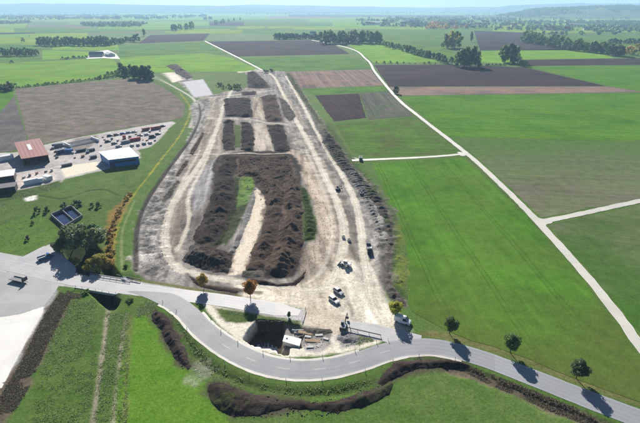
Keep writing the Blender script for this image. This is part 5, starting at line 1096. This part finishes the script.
# barriers, pole, sign
def barrier(p0, p1, label, h=0.9):
    a, b = G(*p0), G(*p1); L = math.dist(a, b); o = empty('road_barrier', ((a[0] + b[0]) / 2, (a[1] + b[1]) / 2, 0), math.atan2(b[1] - a[1], b[0] - a[0])); tag(o, label, 'barrier')
    MB().box(-L / 2, L / 2, -0.06, 0.06, h - 0.3, h).build('rail', DARKM, o)
    n = max(2, int(L / 2.5))
    for k in range(n): MB().box(-0.05, 0.05, -0.05, 0.05, 0, h - 0.3).build('post', DARKM, o).location = (-L / 2 + 0.1 + k * (L - 0.2) / (n - 1), 0, 0)
barrier((346, 329), (381, 337), 'long low dark barrier at the closed road edge'); barrier((302, 321), (305.5, 309), 'dark barrier closing off the old road before the forecourt', 1.1)
barrier((117, 276.5), (141, 281.5), 'dark barrier rail beside the road at the dyke end')
def boards(px, py, rz, n, label, c=(0.3, 0.2, 0.12)):
    o = empty('timber_stack', (*G(px, py), 0), rz); tag(o, label, 'timber stack'); m = plain('timber', c, 0.8, 0, 0.3, 1)
    for k in range(n): MB().box(-2.2, 2.2, -0.13, 0.13, 0.02 + 0.1 * (k // 4), 0.11 + 0.1 * (k // 4)).build('plank', m, o).location = (random.uniform(-0.3, 0.3), (k % 4) * 0.32 - 0.5, 0)
boards(313, 341, -0.1, 7, 'stack of brown planks beside the white container'); boards(306, 333, -0.25, 6, 'stack of dark planks above the white container', (0.14, 0.1, 0.07))
# guide posts
PWHITE = plain('post_white', (0.75, 0.75, 0.73), 0.5); PBLACK = plain('post_black', (0.02, 0.02, 0.02), 0.6); REFL = plain('reflector', (0.7, 0.45, 0.1), 0.2)
gp = None
inner = [(204, 306), (211, 317.5), (221, 332), (238, 343.5), (263, 353.2), (290, 358), (322.5, 357.5), (355, 351.5), (376.5, 343), (388, 340.5)]
outer = [(163, 302.5), (176.5, 311.5), (187, 329.5), (202, 349), (225, 364.5), (249, 375), (286, 381), (322, 380.5), (365, 372), (393, 361.8), (419, 356.5), (455, 359.5)]
for side, lst in (('inner', inner), ('outer', outer)):
    for (x, y) in lst:
        o = empty('guide_post', (*G(x, y), 0)); tag(o, 'guide post on the %s edge of the detour curve, %s' % (side, ORD[lst.index((x, y))] + (' from left' if lst.index((x, y)) else '')), 'guide post', 'guide posts on the %s edge' % side)
        if gp is None:
            gp = [MB().prism([(-0.07, 0), (0.07, 0), (0.06, 0.95), (-0.06, 1.08)], -0.06, 0.06).build('shaft', PWHITE, o), MB().box(-0.075, 0.075, -0.066, 0.066, 0.66, 0.9).build('black_band', PBLACK, o), MB().box(-0.03, 0.03, -0.075, 0.075, 0.72, 0.85).build('reflector', REFL, o)]
        else:
            for q in gp: c = q.copy(); C.objects.link(c); c.parent = o
# trailer with uprights on the lot
c_, rz_ = heading((9, 279), (29, 283.5)); tr = empty('flat_trailer', (*c_, 0), rz_); tag(tr, 'low grey flat trailer parked on the asphalt lot', 'trailer')
MB().box(-3.2, 3.2, -1.1, 1.1, 0.7, 0.85).build('deck', plain('trailer_deck', (0.2, 0.19, 0.19), 0.8), tr)
for s in (-1, 1): MB().box(-3.2, 3.2, s * 1.1 - 0.04, s * 1.1 + 0.04, 0.85, 1.15).build('side_board', STEEL, tr)
MB().box(3.15, 3.25, -1.1, 1.1, 0.85, 2.2).build('headboard', DARKM, tr); MB().tube((3.2, 0, 0.65), (4.6, 0, 0.5), 0.06, 0.06, 6).build('drawbar', DARKM, tr)
for x in (-0.8, 0.4):
    for s in (-1, 1): wheel(tr, x, s * 1.0, 0.35, 0.22)
# concrete rings on the haul road
for k, (x, y) in enumerate(((349, 241), (343.5, 238))):
    o = MB(); n = 18
    for j in range(n):
        a0, a1 = 2 * math.pi * j / n, 2 * math.pi * (j + 1) / n; v = []
        for r_, z_ in ((0.75, 0), (0.75, 1.0), (0.6, 1.0), (0.6, 0)):
            v += [(r_ * math.cos(a0), r_ * math.sin(a0), z_), (r_ * math.cos(a1), r_ * math.sin(a1), z_)]
        o.add(v, [(0, 1, 3, 2), (2, 3, 5, 4), (4, 5, 7, 6)])
    r_ = o.build('concrete_ring', CONCRETE); r_.location = (*G(x, y), 0); tag(r_, ['lower right one of two concrete rings on the haul road', 'upper left one of two concrete rings on the haul road'][k], 'concrete ring')
# ------------------------------------------------------------------ yard clutter: cars, containers, caravans
def container(px, py, rz, L, W, H, col, label, name='container', cat='container', mat=None):
    o = empty(name, (*G(px, py), 0), rz); tag(o, label, cat); m = mat or paint_m(COLS[col], col)
    MB().box(-L / 2, L / 2, -W / 2, W / 2, 0.12, H).build('body', m, o)
    for x in np.arange(-L / 2 + 0.4, L / 2 - 0.2, 0.8):
        MB().box(x, x + 0.3, -W / 2 - 0.05, W / 2 + 0.05, 0.2, H - 0.1).build('rib', m, o)
    MB().box(-L / 2 - 0.04, L / 2 + 0.04, -W / 2 - 0.08, W / 2 + 0.08, H, H + 0.08).build('lid', m, o)
    MB().box(-L / 2 + 0.2, L / 2 - 0.2, -W / 2 + 0.2, W / 2 - 0.2, 0, 0.12).build('skid', DARKM, o)
yr = math.atan2(G(165, 124)[1] - G(100, 135)[1], G(165, 124)[0] - G(100, 135)[0])
container(31.5, 183.5, 0.75, 7, 2.4, 2.6, 'white', 'long white caravan standing askew behind the hedge', 'caravan', 'caravan')
container(41, 182, 0.3, 3.2, 2.4, 2.4, 'white', 'middle small white box trailer behind the hedge', 'box_trailer', 'trailer'); container(48, 179.5, -0.5, 5.5, 2.6, 2.4, 'white', 'white box trailer nearest the cream slab', 'box_trailer', 'trailer')
container(6, 160, yr, 9, 3, 3, 'white', 'white box truck body at the left yard edge')
container(135, 140.5, yr, 8, 2.4, 2.2, 'red', 'long red skip in the middle of the parked cars'); container(125.5, 143, yr, 6, 2.4, 2.0, 'grey', 'grey skip left of the long red one')
container(146, 130.2, yr, 6, 2.4, 2.2, 'rust', 'rusty container in the back row of the yard'); container(156, 129, yr, 8, 2.5, 2.4, 'rust', 'long rusty container at the far end of the back row')
container(124.5, 139, yr + 1.4, 3, 2.0, 3.0, 'rust', 'upright rusty tank behind the skips'); container(58, 147, 0.5, 7, 2.5, 2.6, 'grey', 'grey container beside the red roofed barn')
container(62, 153, 1.0, 7, 2.5, 2.6, 'dark', 'dark blue container in front of the bunker', mat=plain('navy', (0.03, 0.06, 0.13), 0.5)); container(69, 152.5, 0.2, 5, 2.5, 2.4, 'blue', 'blue container right of the dark one')
container(81, 151.5, yr, 6, 2.2, 1.6, 'dark', 'low dark skip below the bunker'); container(91, 151, yr, 5, 2.2, 1.6, 'dark', 'low dark skip right of the first below the bunker')
container(93.5, 158, yr, 4, 2.2, 1.6, 'dark', 'dark skip beside the blue hall gable'); container(67, 166, yr, 6, 1.6, 1.4, 'dark', 'dark trough on the edge of the cream slab')
cars = [((110, 136.2), 'dark', 'first dark car of the back row left end'), ((116.5, 135.2), 'grey', 'second car of the back row, grey'), ((123, 134.2), 'blue', 'blue car third in the back row'),
        ((129, 133), 'silver', 'silver car fourth in the back row'), ((134.5, 132.3), 'white', 'white car fifth in the back row'), ((108, 142), 'dark', 'dark car alone near the bunker'),
        ((114.5, 144), 'grey', 'grey car behind the white roofed hall'), ((119, 147), 'silver', 'silver car touching the hall corner'), ((132, 146), 'white', 'white car left in the front row beyond the hall'),
        ((138, 145.6), 'silver', 'silver car in the front row beyond the hall'), ((144, 144.3), 'grey', 'grey car in the front row beyond the hall'), ((150, 143.4), 'white', 'white car right in the front row beyond the hall'),
        ((147, 135), 'white', 'white car in the middle row near the red containers'), ((152.5, 137.5), 'dark', 'dark van at the right end of the yard'), ((158, 134.5), 'green', 'green car at the yard corner'), ((163, 126.5), 'dark', 'dark car at the narrow yard tip'), ((140, 136), 'silver', 'silver car behind the long red skip')]
for (p, col, lb) in cars:
    car(G(*p), yr + random.uniform(-0.15, 0.15) + (1.57 if p[1] > 143 and p[0] > 125 else 0), col, lb, 'van' if 'van' in lb else 'hatch', 'van' if 'van' in lb else 'car', 'van' if 'van' in lb else 'car', 'cars parked in the yard')

# pallets and loose material in the yard
PAL = plain('pallet_wood', (0.34, 0.25, 0.16), 0.85, 0, 0.3, 2); GOODS = [plain('goods_%d' % k, c, 0.7) for k, c in enumerate(((0.5, 0.48, 0.45), (0.2, 0.2, 0.21), (0.36, 0.2, 0.13), (0.12, 0.16, 0.2)))]
spots = [(53, 149), (55.5, 152), (60, 149.5), (65, 150), (73, 153.5), (77, 150), (85, 149), (88, 153), (101, 146), (104.5, 140), (103, 137.5), (112, 139.5), (118, 141), (130, 137.5), (136, 134.5), (160, 131), (150, 132), (143, 140), (147, 140.5), (155, 141), (24, 178), (30, 176), (37, 174), (46, 172), (52, 171), (75, 158), (83, 157), (57, 158)]
for k, (x, y) in enumerate(spots):
    o = empty('pallet', (*G(x, y), 0), random.random() * 3, random.uniform(1.1, 1.9)); tag(o, 'loaded wooden pallet standing in the works yard', 'pallet', 'pallets in the yard')
    for j in range(5): MB().box(-0.6, 0.6, -0.4 + j * 0.17, -0.28 + j * 0.17, 0.1, 0.14).build('slat', PAL, o)
    for j in (-0.5, 0, 0.5): MB().box(j - 0.06, j + 0.06, -0.4, 0.4, 0, 0.1).build('bearer', PAL, o)
    MB().box(-0.55, 0.55, -0.38, 0.38, 0.14, 0.5 + 0.5 * random.random(), 0.03, 0.03).build('load', GOODS[k % 4], o, 0.04)
# precast pieces and pipes by the excavation
for k, (x, y, r_, L_) in enumerate(((308, 337, -0.2, 2.6), (319, 335.5, 0.1, 3.0), (326, 339, -0.35, 2.2), (310, 347.5, 0.05, 2.8))):
    o = MB().box(-L_ * 0.38, L_ * 0.38, -0.42, 0.42, 0, 0.24).build('precast_slab', plain('weathered_slab', (0.42, 0.41, 0.39), 0.8), None, 0.03); o.location = (*G(x, y), gheight(*G(x, y)) + 0.02); o.rotation_euler = (0, 0, r_)
    tag(o, 'pale precast slab %s' % ('next to the planks by the excavation', 'between planks and excavator', 'nearest the rubble below the excavator', 'lying at the detour shoulder')[k], 'concrete slab')
for k, (x, y) in enumerate(((297, 329), (299, 331), (301.5, 329.6))):
    o = MB().tube((-1.6, 0, 0.28), (1.6, 0, 0.28), 0.28, 0.28, 12).build('drain_pipe', plain('pipe_grey', (0.3, 0.31, 0.33), 0.5)); g_ = G(x, y); o.location = (*g_, gheight(*g_)); o.rotation_euler = (0, 0, -0.2 + 0.1 * k)
    tag(o, '%s of three grey drain pipes lying behind the abutment' % ('left', 'front', 'right')[k], 'pipe')

# ------------------------------------------------------------------ haze: the air of the valley
hm_, ht, hb = nt('haze'); ht.nodes.remove(hb); pv = N(ht, 'ShaderNodeVolumePrincipled')
pv.inputs['Color'].default_value = (0.48, 0.73, 1.0, 1); pv.inputs['Density'].default_value = 1.2e-4; pv.inputs['Anisotropy'].default_value = 0.15
ht.links.new(pv.outputs[0], ht.nodes['Material Output'].inputs['Volume'])
hz_o = MB().box(-15500, 15500, -15000, 17500, -8, 330).build('haze', hm_); tag(hz_o, 'pale blue haze over the valley', kind='stuff')
